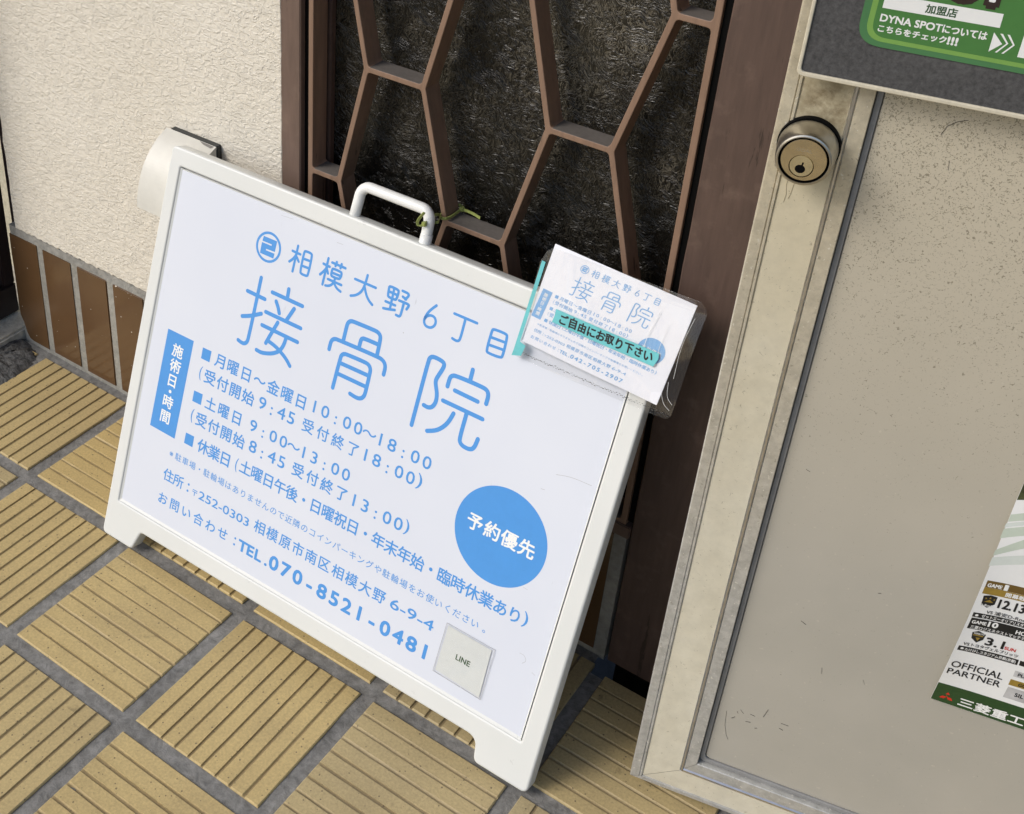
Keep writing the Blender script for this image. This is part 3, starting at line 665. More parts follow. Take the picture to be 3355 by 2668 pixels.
# pale concrete sill and the dark lump of cement over it
def lump(name, outline, mat, zc, seed, label, cat, amp):
    rnd = random.Random(seed); n = len(outline); g = G(); rings = 7
    cx = sum(p[0] for p in outline)/n; cy = sum(p[1] for p in outline)/n
    v = [(cx, cy, zc)]
    for k in range(1, rings+1):
        q = k/rings
        for p in outline:
            z = zc*(1-q**3)-.001+rnd.uniform(-amp, amp)*(1-q**4)
            v.append((cx+(p[0]-cx)*q+rnd.uniform(-.001, .001), cy+(p[1]-cy)*q+rnd.uniform(-.001, .001), z if k < rings else -.003))
    f = [(0, 1+i, 1+(i+1) % n) for i in range(n)]
    for k in range(rings-1):
        a = 1+k*n; b = a+n
        for i in range(n): f.append((a+i, b+i, b+(i+1) % n, a+(i+1) % n))
    g.add(v, f, 0, True)
    return tag(g.build(name, mat), label, cat)
def wob(pts, n, amp, seed):
    rnd = random.Random(seed); out = []
    for i in range(len(pts)):
        a = Vector(pts[i]); b = Vector(pts[(i+1) % len(pts)])
        for j in range(n): out.append(tuple(a.lerp(b, j/n)+Vector((rnd.uniform(-amp, amp), rnd.uniform(-amp, amp)))))
    return out
lump('cement_patch', wob([(-.146, .088), (-.150, .112), (-.160, .146), (-.178, .163), (-.215, .172), (-.30, .12), (-.27, .03), (-.19, .055)], 6, .003, 3), M['cement'], .008, 4, 'dark rough lump of cement on the floor tiles at the chipped skirting end', 'cement', .0022)
g = G(); g.box(-.60, -.2065, .105, .262, -.05, .0150, .003); tag(g.build('concrete_sill', M['concrete']), 'pale worn concrete sill beneath the dark side gate', 'sill')

# unseen slab added overhead to keep the zenith sky off floor and gaps
g = G(); g.box(-2.4, 2.8, -.50, YW+.4, 2.02, 2.10, .004); tag(g.build('roof', M['blocker']), kind='structure')  # 'roof' is only the added sky blocker, not a part of the building

# ------------------------------------------------------------------ sign
SB = Vector((.13339483, -.01247461, .005)); ph = R(18.5)
ux = Vector((.9999759, .0069378, 0)); pv = Vector((-ux.y, ux.x, 0)); uy = math.cos(ph)*Vector((0, 0, 1))+math.sin(ph)*pv; un = ux.cross(uy)
SM = Matrix(((ux.x, uy.x, un.x, SB.x), (ux.y, uy.y, un.y, SB.y), (ux.z, uy.z, un.z, SB.z), (0, 0, 0, 1)))
t = thing('sign_board', 'white sign board printed in blue leaning against the lattice window', 'sign', SM)
SIGN = t
W_, H_ = .5190, .4262; TH = .0158
outer = rounded([(0, 0), (.0430, 0), (.0512, .0232), (.4610, .0232), (.4640, 0), (W_, 0), (W_, H_), (0, H_)], [.007, .006, .005, .011, .007, .007, .006, .007], 6)
inn = rounded([(.0145, .0440), (.5008, .0440), (.5028, .4080), (.0145, .4080)], .0012, 2)
me = sheet([outer, inn], TH, .0022, 3)
me.transform(Matrix.Translation((0, 0, -TH/2))); o = link('frame', me, M['plastic'], t)
bmod = None
# bevelled ledge round the sheet (reads as a thin bright lip along the bottom and left)
g = G(); i0 = [(.0150, .0445), (.5003, .0445), (.5022, .4075), (.0150, .4075)]; i1 = [(.0178, .0480), (.4985, .0480), (.5006, .4055), (.0178, .4055)]
g.add([(x, y, -.0005) for x, y in i0]+[(x, y, -.0018) for x, y in i1], [(i, (i+1) % 4, 4+(i+1) % 4, 4+i) for i in range(4)]); g.build('inner_ledge', M['plastic'], t)
g = G(); g.box(.012, .505, .040, .412, -.0150, -.0060); g.build('back_panel', M['blueback'], t)
g = G(); ZS = -.0015
g.add([(.0170, .0462, ZS), (.4998, .0462, ZS), (.5016, .4068, ZS), (.0170, .4068, ZS)], [(0, 1, 2, 3)])
g.add([(.0170, .0462, ZS-.0014), (.4998, .0462, ZS-.0014), (.5016, .4068, ZS-.0014), (.0170, .4068, ZS-.0014)], [(3, 2, 1, 0)])
g.add([], []); k = 0
g.f += [(0, 4, 5, 1), (1, 5, 6, 2), (2, 6, 7, 3), (3, 7, 4, 0)]; g.mi += [0]*4; g.smooth += [False]*4
sheet_o = g.build('printed_sheet', M['printed'], t)
ST = LAY['st']; PO = LAY['polys']
def fit_circle(pts):
    cx = sum(p[0] for p in pts)/len(pts); cy = sum(p[1] for p in pts)/len(pts)
    for _ in range(60):
        d = [math.hypot(p[0]-cx, p[1]-cy) for p in pts]; r_ = sum(d)/len(d)
        cx += sum((p[0]-cx)*(1-r_/q) for p, q in zip(pts, d))/len(pts); cy += sum((p[1]-cy)*(1-r_/q) for p, q in zip(pts, d))/len(pts)
    return cx, cy, sum(math.hypot(p[0]-cx, p[1]-cy) for p in pts)/len(pts)
def heading(g, z, dz):
    n = 0
    for key, wd in (('big', 3.95), ('small', 2.5)):
        for s_ in ST[key]: stroke(g, s_, wd, z+dz*(n % 7)); n += 1
    (cx, cy, r1) = fit_circle(PO['ring']); r0 = r1-2.45; k = 48
    g.add([(cx+r1*math.cos(2*math.pi*i/k), cy+r1*math.sin(2*math.pi*i/k), z) for i in range(k)]+[(cx+r0*math.cos(2*math.pi*i/k), cy+r0*math.sin(2*math.pi*i/k), z) for i in range(k)],
          [(i, (i+1) % k, k+(i+1) % k, k+i) for i in range(k)])
    q = PO['two']
    a, b, c, d, e, f_, g_, h, i, j, k_, l = q
    for quad in ((a, b, k_, l), (b, c, d, k_), (k_, d, e, j), (j, e, h, i), (e, f_, g_, h)):
        pass
    g.poly([a, b, c, d, e, f_, g_, h, i, j, k_, l], z)
def hours(g, z):
    for q in PO['sq']: g.poly(q, z)
def runs(g, z, sel, phone=None):
    for k, (tx, m_, x0, y0, h, x1) in enumerate(LAY['runs']):
        if not sel(k): continue
        if phone and tx.startswith('070'): tx = phone
        line(g, tx, x0, y0, h, x1, m_, z)
def badge(gb, gw, z):
    cx, cy, r_ = fit_circle(PO['circ']); gb[1].disc((cx, cy), r_, 96, z); gb[0].poly(PO['box'], z)
    for ch, c in zip('施術日・時間', PO['vt']):
        em = 14.4; v, f, bb = glyph(ch); mx = (bb[0]+bb[1])/2; my = (bb[2]+bb[3])/2
        ink(gw[0], [(c[0]+(q[0]-mx)*em, c[1]+(q[1]-my)*em) for q in v], f, .28, z+.06)
    runs(gw[1], z+.06, lambda k: LAY['runs'][k][1] == 'c')
toS = lambda p: (p[0]*MM, p[1]*MM, ZS+p[2]*MM)
g = G(); heading(g, .05, .012); g.build('heading_lettering', M['blue'], sheet_o, toS)
g = G(); hours(g, .05); runs(g, .05, lambda k: k <= 19); g.build('hours_lettering', M['blue'], sheet_o, toS)
g = G(); runs(g, .05, lambda k: 20 <= k <= 27); g.build('address_lettering', M['blue'], sheet_o, toS)
gb, gw = (G(), G()), (G(), G()); badge(gb, gw, .05)
gb[0].build('side_label', M['blue'], sheet_o, toS); gb[1].build('round_badge', M['blue'], sheet_o, toS); gw[0].build('label_lettering', M['white'], sheet_o, toS); gw[1].build('badge_lettering', M['white'], sheet_o, toS)
# scuffs and pencil-thin scratches on the sheet
for q, wd in (([(464.1, 285.2), (477, 289.0), (495.5, 289.7)], .35), ([(454.8, 267.7), (458.1, 268.1)], .3), ([(477.1, 119.8), (481.8, 120.1), (484.9, 115.7), (481.7, 112)], .3), ([(492.3, 108.9), (495.6, 107.8)], .3), ([(463.8, 177.8), (468.1, 177.4)], .25), ([(293.6, 345), (294.1, 344.4)], .6), ([(141.3, 401.5), (155.4, 402.6)], .25), ([(206.6, 398), (213.3, 398.4)], .3)):
    g = G(); stroke(g, q, wd, .03); g.build('scuff', M['scuff_grey'], sheet_o, toS)
# handle
hp = [(.2140, .418), (.2150, .440)]+[(.2150+.0095*(1-math.cos(a)), .4440+.0105*math.sin(a)) for a in (.2, .5, .8, 1.1, 1.35, 1.57)]+[(.2825-.003+.0095*math.sin(a), .4450+.0095*math.cos(a)) for a in (.0, .25, .5, .8, 1.1, 1.4, 1.57)]+[(.2895, .436), (.2900, .418)]
g = G(); g.tube([(x, y, -.008) for x, y in hp], .0050, 16, flat=1.); g.tube([(.2899, .434, -.008), (.2900, .418, -.008)], .0055, 16); g.build('handle', M['handle'], t)

# small card stuck to the sign (its code is left out)
t = thing('laminated_card', 'small white laminated card stuck on the lower right of the sign', 'card', SM)
me = sheet([mm([(404.7, 60.6), (455.2, 59.6), (455.6, 110.8), (405.8, 111.0)])], .0003, 0, 2, Matrix.Translation((0, 0, ZS+.0013))); o = link('lamination', me, M['film_flat'], t)
g = G(); g.poly(mm([(406.5, 62.6), (453.3, 60.7), (452.6, 109.0), (407.8, 109.2)]), ZS+.0008); o = g.build('paper', M['card'], t)
g2 = G(); lat(g2, 'LINE', 422.5, 82.6, 5.2, 436.8, .03); g2.build('lettering', M['darkgreen'], o, lambda p: (p[0]*MM, p[1]*MM, ZS+.00088+p[2]*MM))
g = G()
ed = mm([(404.7, 60.6), (455.2, 59.6), (455.6, 110.8), (405.8, 111.0)])
for i in range(4):
    a, b = ed[i], ed[(i+1) % 4]; g.tube([(a[0], a[1], ZS+.0010), (b[0], b[1], ZS+.0010)], .00013, 6)
g.build('card_edge', plain('card_edge', (.30, .30, .31), .4), t)

# plastic sleeve with leaflets, taped to the corner
t = thing('leaflet_sleeve', 'clear plastic sleeve of leaflets taped to the upper right corner of the sign', 'leaflet holder', SM)
ZL = .0042
def bow(x, y):   # the pouch stands a little off the board towards its free edge
    return .0016*math.sin(max(0, min(1, (x-.400)/.146))*math.pi)+.0022*max(0, (x-.50)/.045)
me = None
g = G(); nu, nv = 14, 10; cor = mm([(411.8, 469.8), (536.2, 464.2), (528.9, 378.4), (405.2, 383.2)])
def bil(c, u, v):
    a = Vector(c[3]).lerp(Vector(c[2]), u); b = Vector(c[0]).lerp(Vector(c[1]), u); return a.lerp(b, v)
for off, flip in ((0, 0), (-.0012, 1)):
    vs = []
    for j in range(nv+1):
        for i in range(nu+1):
            p = bil(cor, i/nu, j/nv); vs.append((p.x, p.y, ZL+bow(p.x, p.y)+off))
    fs = [(j*(nu+1)+i, j*(nu+1)+i+1, (j+1)*(nu+1)+i+1, (j+1)*(nu+1)+i) for j in range(nv) for i in range(nu)]
    g.add(vs, [q[::-1] for q in fs] if flip else fs, 0, True)
leaf = g.build('leaflet', M['paper'], t)
A = LAY['aff']
def toL(p):
    x = (A[0]*p[0]+A[1]*p[1]+A[2])*MM; y = (A[3]*p[0]+A[4]*p[1]+A[5])*MM
    return (x, y, ZL+bow(x, y)+.00012+p[2]*.00006)
g = G(); heading(g, 0, .15); hours(g, 0); runs(g, 0, lambda k: k <= 27, '042-705-2907'); gb, gw = (G(), G()), (G(), G()); badge(gb, gw, .0)
g.build('lettering', M['paleblue'], leaf, toL); gb[0].build('side_label', M['paleblue'], leaf, toL); gb[1].build('round_badge', M['paleblue'], leaf, toL)
gw[0].build('label_lettering', M['white'], leaf, lambda p: toL((p[0], p[1], p[2]+1.2))); gw[1].build('badge_lettering', M['white'], leaf, lambda p: toL((p[0], p[1], p[2]+1.2)))
# film
film_out = mm([(403.6, 452.0), (407.0, 462.5), (411.5, 466.6), (538.5, 468.6), (543.6, 464.5), (545.2, 460.0), (542.2, 374.0), (538.5, 370.6), (402.0, 368.8)])
me = sheet([rounded(film_out, .003, 3)], .0003, 0)
bm = bmesh.new(); bm.from_mesh(me); bmesh.ops.triangulate(bm, faces=bm.faces[:])
for _ in range(3): bmesh.ops.subdivide_edges(bm, edges=[e for e in bm.edges if e.calc_length() > .012], cuts=1)
bmesh.ops.triangulate(bm, faces=bm.faces[:])
for v in bm.verts:
    x, y = v.co.x, v.co.y
    cr = max(0, (x-.505)/.04)
    v.co.z += ZL+.0007+bow(x, y)+.0011*cr*math.sin((x-.25*y)*420)+.0004*math.sin(x*95+y*60)
bm.to_mesh(me); bm.free()
for p in me.polygons: p.use_smooth = True
link('film', me, M['film'], t)
g = G()  # pale threads along the film's creases, painting in their white reflections
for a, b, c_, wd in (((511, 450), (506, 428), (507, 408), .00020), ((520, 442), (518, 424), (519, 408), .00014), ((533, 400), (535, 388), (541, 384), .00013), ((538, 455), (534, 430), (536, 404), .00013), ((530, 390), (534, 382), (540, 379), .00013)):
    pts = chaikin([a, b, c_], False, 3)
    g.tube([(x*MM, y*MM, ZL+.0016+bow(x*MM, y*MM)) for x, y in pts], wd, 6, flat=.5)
g.build('crease_glint', plain('film_glint', (.86, .87, .87), .25, 0, .02), t)
def band(name, pts, mat, z, parent=t):
    me = sheet([mm(pts)], .00018, 0); bm = bmesh.new(); bm.from_mesh(me); bmesh.ops.triangulate(bm, faces=bm.faces[:])
    bmesh.ops.subdivide_edges(bm, edges=[e for e in bm.edges if e.calc_length() > .01], cuts=4); bmesh.ops.triangulate(bm, faces=bm.faces[:])
    for v in bm.verts: v.co.z += z+bow(v.co.x, v.co.y)
    bm.to_mesh(me); bm.free(); return link(name, me, mat, parent)
band('tape', [(405.2, 453.6), (408.6, 453.4), (405.2, 382.4), (411.0, 381.0), (409.4, 371.4), (401.0, 368.6), (401.6, 374.0)], M['teal'], ZL+.0017)
tp = band('tape', [(428.4, 420.4), (519.5, 418.5), (520.2, 414.0), (518.0, 406.9), (470, 407.6), (427.7, 409.0), (428.6, 414)], M['teal'], ZL+.0019)
g = G()
for i, ch in enumerate('ご自由にお取り下さい'):
    u = (i+.5)/10; em = 8.9+.6*math.sin(i*2.3); v, f, bb = glyph(ch); mx = (bb[0]+bb[1])/2; my = (bb[2]+bb[3])/2
    cx = 432.6+83.8*u+(.5 if i < 5 else -.3); cy = 414.5-1.5*u+.3*math.sin(i*1.7); a_ = .06*math.sin(i*2.9)
    ink(g, [(cx+((q[0]-mx)*math.cos(a_)-(q[1]-my)*math.sin(a_))*em*.93, cy+((q[0]-mx)*math.sin(a_)+(q[1]-my)*math.cos(a_))*em) for q in v], f, .34)
g.build('handwriting', M['ink'], tp, lambda p: (p[0]*MM, p[1]*MM, ZL+.00205+p[2]*MM+bow(p[0]*MM, p[1]*MM)))
g = G()                                        # welded bottom seam, greyed with dirt
for k in range(110):
    u = k/109; x = .4025+.1365*u; y = .3745+.0005*u+random.uniform(-.0006, .0006)-(.0008 if k % 2 else 0)
    g.tube([(x, y, ZL+.0013+bow(x, y)), (x+.0009+random.uniform(0, .0006), y+random.uniform(-.0005, .0005), ZL+.0013+bow(x, y))], random.choice((.00012, .00018, .00026)), 5)
g.build('seam_dirt', plain('seam_dirt', (.10, .095, .09), .8), t)

# cable ties
def ribbon(g, pts, w_, th, wdir):
    pts = [Vector(p) for p in pts]; wd = Vector(wdir).normalized(); v = []
    for i, p in enumerate(pts):
        d = (pts[min(i+1, len(pts)-1)]-pts[max(i-1, 0)]).normalized(); a = (wd-d*wd.dot(d)).normalized(); b = d.cross(a)
        v += [p+a*w_/2+b*th/2, p-a*w_/2+b*th/2, p-a*w_/2-b*th/2, p+a*w_/2-b*th/2]
    f = [(4*i+j, 4*i+(j+1) % 4, 4*i+4+(j+1) % 4, 4*i+4+j) for i in range(len(pts)-1) for j in range(4)]+[(3, 2, 1, 0), tuple(4*(len(pts)-1)+j for j in range(4))]
    g.add(v, f)
def smooth3(p, n=3):
    for _ in range(n):
        q = [p[0]]
        for a, b in zip(p, p[1:]): q += [tuple(a[k]*.75+b[k]*.25 for k in range(3)), tuple(a[k]*.25+b[k]*.75 for k in range(3))]
        p = q+[p[-1]]
    return p
g = G(); yb = YW
loop1 = [(.4235, yb+.0195, .4170), (.4232, yb+.009, .4155), (.4225, yb+.000, .4155), (.4205, yb-.0030, .4153), (.4160, yb-.0034, .4152), (.4140, yb-.001, .4155), (.4137, yb+.010, .4165), (.4150, yb+.0218, .4175), (.4210, yb+.0232, .4176), (.4240, yb+.0212, .4172)]
ribbon(g, smooth3(loop1), .0024, .0009, (0, .1, 1))
ribbon(g, smooth3([(.4238, yb+.0185, .4170), (.4300, yb+.0180, .4178), (.4380, yb+.0175, .4176), (.4450, yb+.0165, .4166)]), .0024, .0009, (0, .1, 1))
g.box(.4222, .4262, yb+.0165, yb+.0210, .4152, .4192, .0006)
tag(g.build('cable_tie', M['tie']), 'olive green cable tie looped round a brown lattice bar', 'cable tie', 'cable ties fastening the sign')
S2 = lambda x, y, z: tuple(SM @ Vector((x*MM, y*MM, z*MM)))
def lerp3(a, b, u, dz=0): return tuple(a[k]+(b[k]-a[k])*u+(dz if k == 2 else 0) for k in range(3))
g = G(); WE = (.4128, yb-.0005, .4160); HB = S2(289.6, 445.0, -1.2); BK = S2(296.0, 447.0, -12.5)
loop2 = [HB, lerp3(HB, WE, .35, .002), lerp3(HB, WE, .75, .002), WE, (.4150, yb+.0012, .4135), lerp3(BK, WE, .6, -.001), BK, S2(290.5, 444.0, -14.6), S2(285.0, 443.0, -11), S2(284.6, 443.0, -5.0), S2(288.4, 443.4, -1.4)]
ribbon(g, smooth3(loop2), .0024, .0009, (0, .2, 1))
ribbon(g, smooth3([S2(*p) for p in [(288.6, 443.0, -1), (286.4, 441.2, 0), (283.6, 441.8, 1.5), (283.7, 445.5, 2.5), (286.2, 450.2, 3), (288.6, 454.6, 3.4)]]), .0024, .0009, (-.5, -.5, .3))
c_ = Vector(S2(289.0, 443.9, -.8)); g.box(c_.x-.0020, c_.x+.0020, c_.y-.0020, c_.y+.0016, c_.z-.0018, c_.z+.0022, .0006)
tag(g.build('cable_tie', M['tie']), 'olive green cable tie looped round the white sign handle', 'cable tie', 'cable ties fastening the sign')

# ------------------------------------------------------------------ door
DM = Matrix.Translation((.71901, .05604, 0)) @ Matrix.Rotation(R(12), 4, 'Z')     # local: x along the door, -y outwards, z up
door = thing('aluminium_door', 'old beige aluminium door standing ajar on the right', 'door', DM)
ZB = .0147; ZT = 1.62; XR = .78
prof = [(-1.2, 0, -28, 1), (-1.2, 0, -1.4, 1), (-.3, .7, -.1, 1), (.4, 1.2, 0, 1), (6.2, 3.6, 0, 1), (6.8, 4.0, -1.0, 1), (7.4, 4.4, .2, 1), (8.6, 5.0, .2, 1), (9.2, 5.6, -1.3, 0), (9.8, 6.2, -.7, 0), (38.0, 29, -.7, 0), (38.6, 29.6, -1.4, 1), (39.3, 30.5, .3, 2), (40.4, 32.4, .3, 2), (41.0, 33.4, -1.2, 1), (41.7, 34.4, -.2, 1), (50.2, 44.8, -.2, 1), (50.7, 45.4, -.7, 1), (50.8, 45.6, -8, 1)]
g = G(); n = len(prof); v = []
for side in range(2):     # each side ends on the mitre with its own ring of vertices, so the joint shows as a fine line
    for q in range(2):
        for k, (sl_, sb, h, _) in enumerate(prof):
            x = sl_*MM; z = ZB+sb*MM; y = -h*MM
            if side == 0: v.append((x, y, ZT) if q == 0 else (x, y, z+.00022))
            else: v.append((x+.00022, y, z) if q == 0 else (XR, y, z))
f = []; mi = []
for side in range(2):
    a = side*2*n; b = a+n
    for k in range(n-1):
        f.append((a+k, a+k+1, b+k+1, b+k)); mi.append(prof[k+1][3] if prof[k+1][3] == prof[k][3] else max(prof[k][3], prof[k+1][3]))
k0 = len(g.v); g.v += v; g.f += f; g.mi += mi; g.smooth += [False]*len(f)
fr = g.build('door_frame', [M['stile'], M['flange'], M['bead']], door)
bm = bmesh.new(); bm.from_mesh(fr.data); bmesh.ops.recalc_face_normals(bm, faces=bm.faces[:]); bm.to_mesh(fr.data); bm.free()
# dark line of the mitre
g = G(); g.add([(prof[2][0]*MM, .0016, ZB+prof[2][1]*MM), (prof[-1][0]*MM, .0022, ZB+prof[-1][1]*MM), (prof[-1][0]*MM+.001, .0022, ZB+prof[-1][1]*MM-.001), (prof[2][0]*MM+.001, .0016, ZB+prof[2][1]*MM-.001)], [(0, 1, 2, 3)])
g.build('mitre_joint', M['black'], door)
g = G(); g.add([(.0508, .0079, .0606), (XR, .0079, .0606), (XR, .0079, .0622), (.0524, .0079, .0622), (.0524, .0079, ZT), (.0508, .0079, ZT)], [(0, 1, 2, 3), (0, 3, 4, 5)])
spl = rounded([(.0512, .0609), (XR, .0609), (XR, ZT), (.0512, ZT)], [.006, 0, 0, 0], 5); spi = rounded([(.0549, .0648), (XR-.002, .0648), (XR-.002, ZT-.002), (.0549, ZT-.002)], [.0055, 0, 0, 0], 5)
me = sheet([spl, spi], .0034, .0006, 2, Matrix.Translation((0, .0062, 0)) @ RX); o = link('gasket', me, M['gasket'], door)
me = sheet([rounded([(.0552, .0651), (XR, .0651), (XR, ZT), (.0552, ZT)], [.0055, 0, 0, 0], 6)], .006, .0012, 3, Matrix.Translation((0, .0088, 0)) @ RX)
o = link('panel', me, M['panel'], door)
g = G(); g.box(.0512, XR, .0085, .026, .0605, ZT); g.box(.0, .0512, .012, .028, ZB+.02, ZT); g.build('door_core', M['gasket'], door)
# a few long scratches, each a part
def scr(pts, w_=.00028, y=.00565, name='scratch', mat='seam'):
    g = G(); g.tube([(x*MM, y, z*MM) for x, z in pts], w_, 5, flat=.35); g.build(name, M[mat], door)
scr([(91, 655), (93, 661), (98, 665), (103, 667)], .0003); scr([(99.5, 640), (100.5, 634)], .0002); scr([(62, 128), (63.5, 112), (66.5, 101), (69, 96)], .0002)
for (a, b) in [((72, 135), (75, 132)), ((80, 134), (84, 133.5)), ((67, 122), (69.5, 125)), ((78, 124), (82, 125)), ((90, 136), (92, 146)), ((104, 136), (110, 136)), ((104, 130), (107, 129)), ((70, 132), (71, 130)), ((86, 120), (88, 121)), ((96, 250), (100, 248)), ((93, 188), (93.5, 189)), ((70, 390), (73, 389)), ((140, 300), (142, 301)), ((120, 210), (121, 204)), ((150, 212), (152, 208))]:
    scr([a, b], random.choice((.00015, .00024, .0003)))
scr([(17.2, 616), (15.8, 613), (14.0, 611), (13.4, 604), (14.6, 598), (14.2, 592)], .00018, .0006, 'rust_run', 'rust')
scr([(20.6, 616), (19.0, 609), (17.6, 605), (17.2, 599), (16.4, 595)], .00020, .0006, 'rust_run', 'rust')
# lock
lk = bpy.data.objects.new('lock', None)
def lathe(prof, n=64):
    g = G(); v = []
    for r_, h in prof:
        for j in range(n): a = 2*math.pi*j/n; v.append((r_*math.cos(a), -h, r_*math.sin(a)))
    f = [(i*n+j, i*n+(j+1) % n, (i+1)*n+(j+1) % n, (i+1)*n+j) for i in range(len(prof)-1) for j in range(n)]
    g.add(v, f, 0, True); return g
LC = (.0209, 0, .6338)
lt = Matrix.Translation(LC)
bpy.data.objects.remove(lk)
o = lathe([(.0150, .0042), (.0176, .0042), (.0178, .0048), (.01765, .009), (.0173, .0155), (.0169, .0198), (.01655, .0222), (.0161, .0232), (.0152, .0236), (.01465, .0236), (.01455, .0230)]).build('lock', M['collar'], door); o.matrix_local = lt; LK = o
bmf = lambda ob: (lambda b: (b.from_mesh(ob.data), bmesh.ops.recalc_face_normals(b, faces=b.faces[:]), b.to_mesh(ob.data), b.free()))(bmesh.new())
def fixn(ob): bmf(ob)
g = lathe([(.0120, .0030), (.0184, .0030), (.0187, .0018), (.0187, -.001)]); g.build('lock_shadow_ring', M['black'], LK)  # black ring paints in the shadow behind the lock collar
g = lathe([(.01455, .0231), (.01450, .0200), (.0132, .0200), (.0132, .0215)]); g.build('lock_ring', M['black'], LK)
g = lathe([(.0134, .0190), (.0134, .0226), (.0131, .0230), (.0072, .0230), (.00715, .0226), (.0071, .020)]); fo = g.build('lock_face', M['lockface'], LK)
g = lathe([(.00682, .020), (.00682, .0226), (.0066, .0229), (.0001, .0229)]); po = g.build('lock_plug', M['plug'], LK); po.matrix_local = Matrix.Translation((-.0006, 0, -.0041))
fo.matrix_local = Matrix.Identity(4)
# plug sits low in the face: give the face's hole the same offset
for v in fo.data.vertices:
    r_ = math.hypot(v.co.x, v.co.z)
    if r_ < .0095: v.co.x -= .0006; v.co.z -= .0041
g = G(); k = 24; pts = [(.0030*math.cos(2*math.pi*i/k), .0027*math.sin(2*math.pi*i/k)) for i in range(k)]
g.add([(x-.0003, -.02296, z-.0019) for x, z in pts], [tuple(range(k))]); g.add([(-.0001, -.02297, -.0002), (.0008, -.02297, -.0002), (.0012, -.02297, .0026), (.0002, -.02297, .0027)], [(0, 1, 2, 3)]); g.build('keyhole', M['black'], po)
g2 = G(); lat(g2, 'GOAL', -5.4, 5.3, 2.0, 3.6, -.012); g2.build('engraving', M['engrave'], fo, lambda p: (p[0]*MM, -.02304-p[2]*MM, p[1]*MM))

# ------------------------------------------------------------------ notice board on the door
t = thing('notice_board', 'dark grey board with a green sticker mounted on the door above the lock', 'notice board', DM @ Matrix.Translation((0, -.010, 0)))
def flat(sp, depth, name, mat, parent, yoff, bev=0):
    me = sheet(sp, depth, bev, 2, Matrix.Translation((0, yoff, 0)) @ RX); return link(name, me, mat, parent)
o_ = rounded([(.0050, .6805), (.36, .6805), (.36, .99), (.0050, .99)], .0045, 5); i_ = rounded([(.0072, .6832), (.358, .6832), (.358, .988), (.0072, .988)], .003, 5)
flat([o_, i_], .0042, 'rim', M['rim'], t, 0, .0006)
flat([rounded([(.0073, .6833), (.3579, .6833), (.3579, .9879), (.0073, .9879)], .003, 5)], .0028, 'board', M['board'], t, .0006)
ys = -.0012
gs = lambda pts, k: [(x, z, k) for x, z in pts]
stk = flat([rounded(mm([(32.4, 706.0), (170, 706.0), (170, 790), (32.4, 790)]), .0135, 8)], .0006, 'sticker', M['green_edge'], t, -.0012)
toK = lambda lift: (lambda p: (p[0]*MM, -.0015-lift-p[2]*MM, p[1]*MM))
K = G(); K.poly(rounded([(36.4, 709.2), (166, 709.2), (166, 786), (36.4, 786)], 10.5, 8)); K.build('lime_line', M['lime'], stk, toK(.00006))
K = G(); K.poly(rounded([(39.4, 711.7), (163, 711.7), (163, 783), (39.4, 783)], 8.5, 8)); K.build('green_field', M['green'], stk, toK(.00012))
K = G(); K.poly([(42.1, 728.5), (102.7, 728.8), (102.6, 736.6), (42.1, 736.4)]); K.poly([(100.7, 725.9), (100.8, 714.9), (106.3, 720.3)]); K.poly([(103.9, 725.8), (105.2, 725.9), (109.2, 721.1), (105.0, 715.2), (104.0, 715.2), (108.2, 721.0)]); K.poly([(107.4, 726.0), (108.7, 726.0), (112.5, 720.9), (108.3, 715.2), (107.3, 715.2), (111.5, 720.9)])
K.poly([(115.4, 714.8), (150, 714.8), (150, 740), (115.4, 740)])
lat(K, 'DYNA SPOT', 42.5, 720.9, 4.15, 74.8, .035); lat(K, 'については', 75.3, 720.9, 4.3, 97.9, .04); lat(K, 'こちらをチェック', 42.7, 714.9, 3.9, 78.6, .04); lat(K, '!!!', 79.4, 714.9, 4.2, 84.4, .05)
K.build('white_lettering', M['white'], stk, toK(.00018))
K = G(); lat(K, '加盟店', 64.1, 730.0, 4.9, 80.1, .035); K.build('green_lettering', M['darkgreen'], stk, toK(.00024))
K = G(); lat(K, 'O', 72.6, 740.4, 18, 88.4, .11); lat(K, 'T', 87.6, 740.6, 18, 103.0, .11); K.build('outline_lettering', M['darkbrown'], stk, toK(.00026))
K = G(); lat(K, 'O', 74.4, 742.3, 14.4, 86.6, .03); lat(K, 'T', 89.2, 742.4, 14.4, 101.2, .03); K.build('logo_lettering', M['white'], stk, toK(.00032))

# ------------------------------------------------------------------ flyer on the door
t = thing('match_flyer', 'white and green match schedule flyer on the lower part of the door', 'flyer', DM @ Matrix.Translation((0, .0058, 0)))
FX0, FX1, FZ0, FZ1 = 197.0, 372.0, 217.6, 465.0
def lift(x, z):
    q = max(0, (z-FZ0)/(FZ1-FZ0)); return .0012+.0075*math.exp(-(x-FX0)/26.)*math.sin(min(1, q*1.25)*math.pi)**1.0*(1 if q < .8 else 1)
def toF(k): return lambda p: (p[0]*MM, -lift(p[0], p[1])-k*.00004-p[2]*MM, p[1]*MM)
g = G(); nu, nv = 40, 30
for off in (0, 1):
    vs = [(FX0+(FX1-FX0)*i/nu+(z_-FZ0)*.016*(1-i/nu), z_, 0) for z_ in [FZ0+(FZ1-FZ0)*j/nv for j in range(nv+1)] for i in range(nu+1)]
    g.add(vs, [(j*(nu+1)+i, j*(nu+1)+i+1, (j+1)*(nu+1)+i+1, (j+1)*(nu+1)+i) for j in range(nv) for i in range(nu)], 0, True); break
fl = g.build('sheet', M['flyer'], t, toF(0))
for p in fl.data.polygons: pass
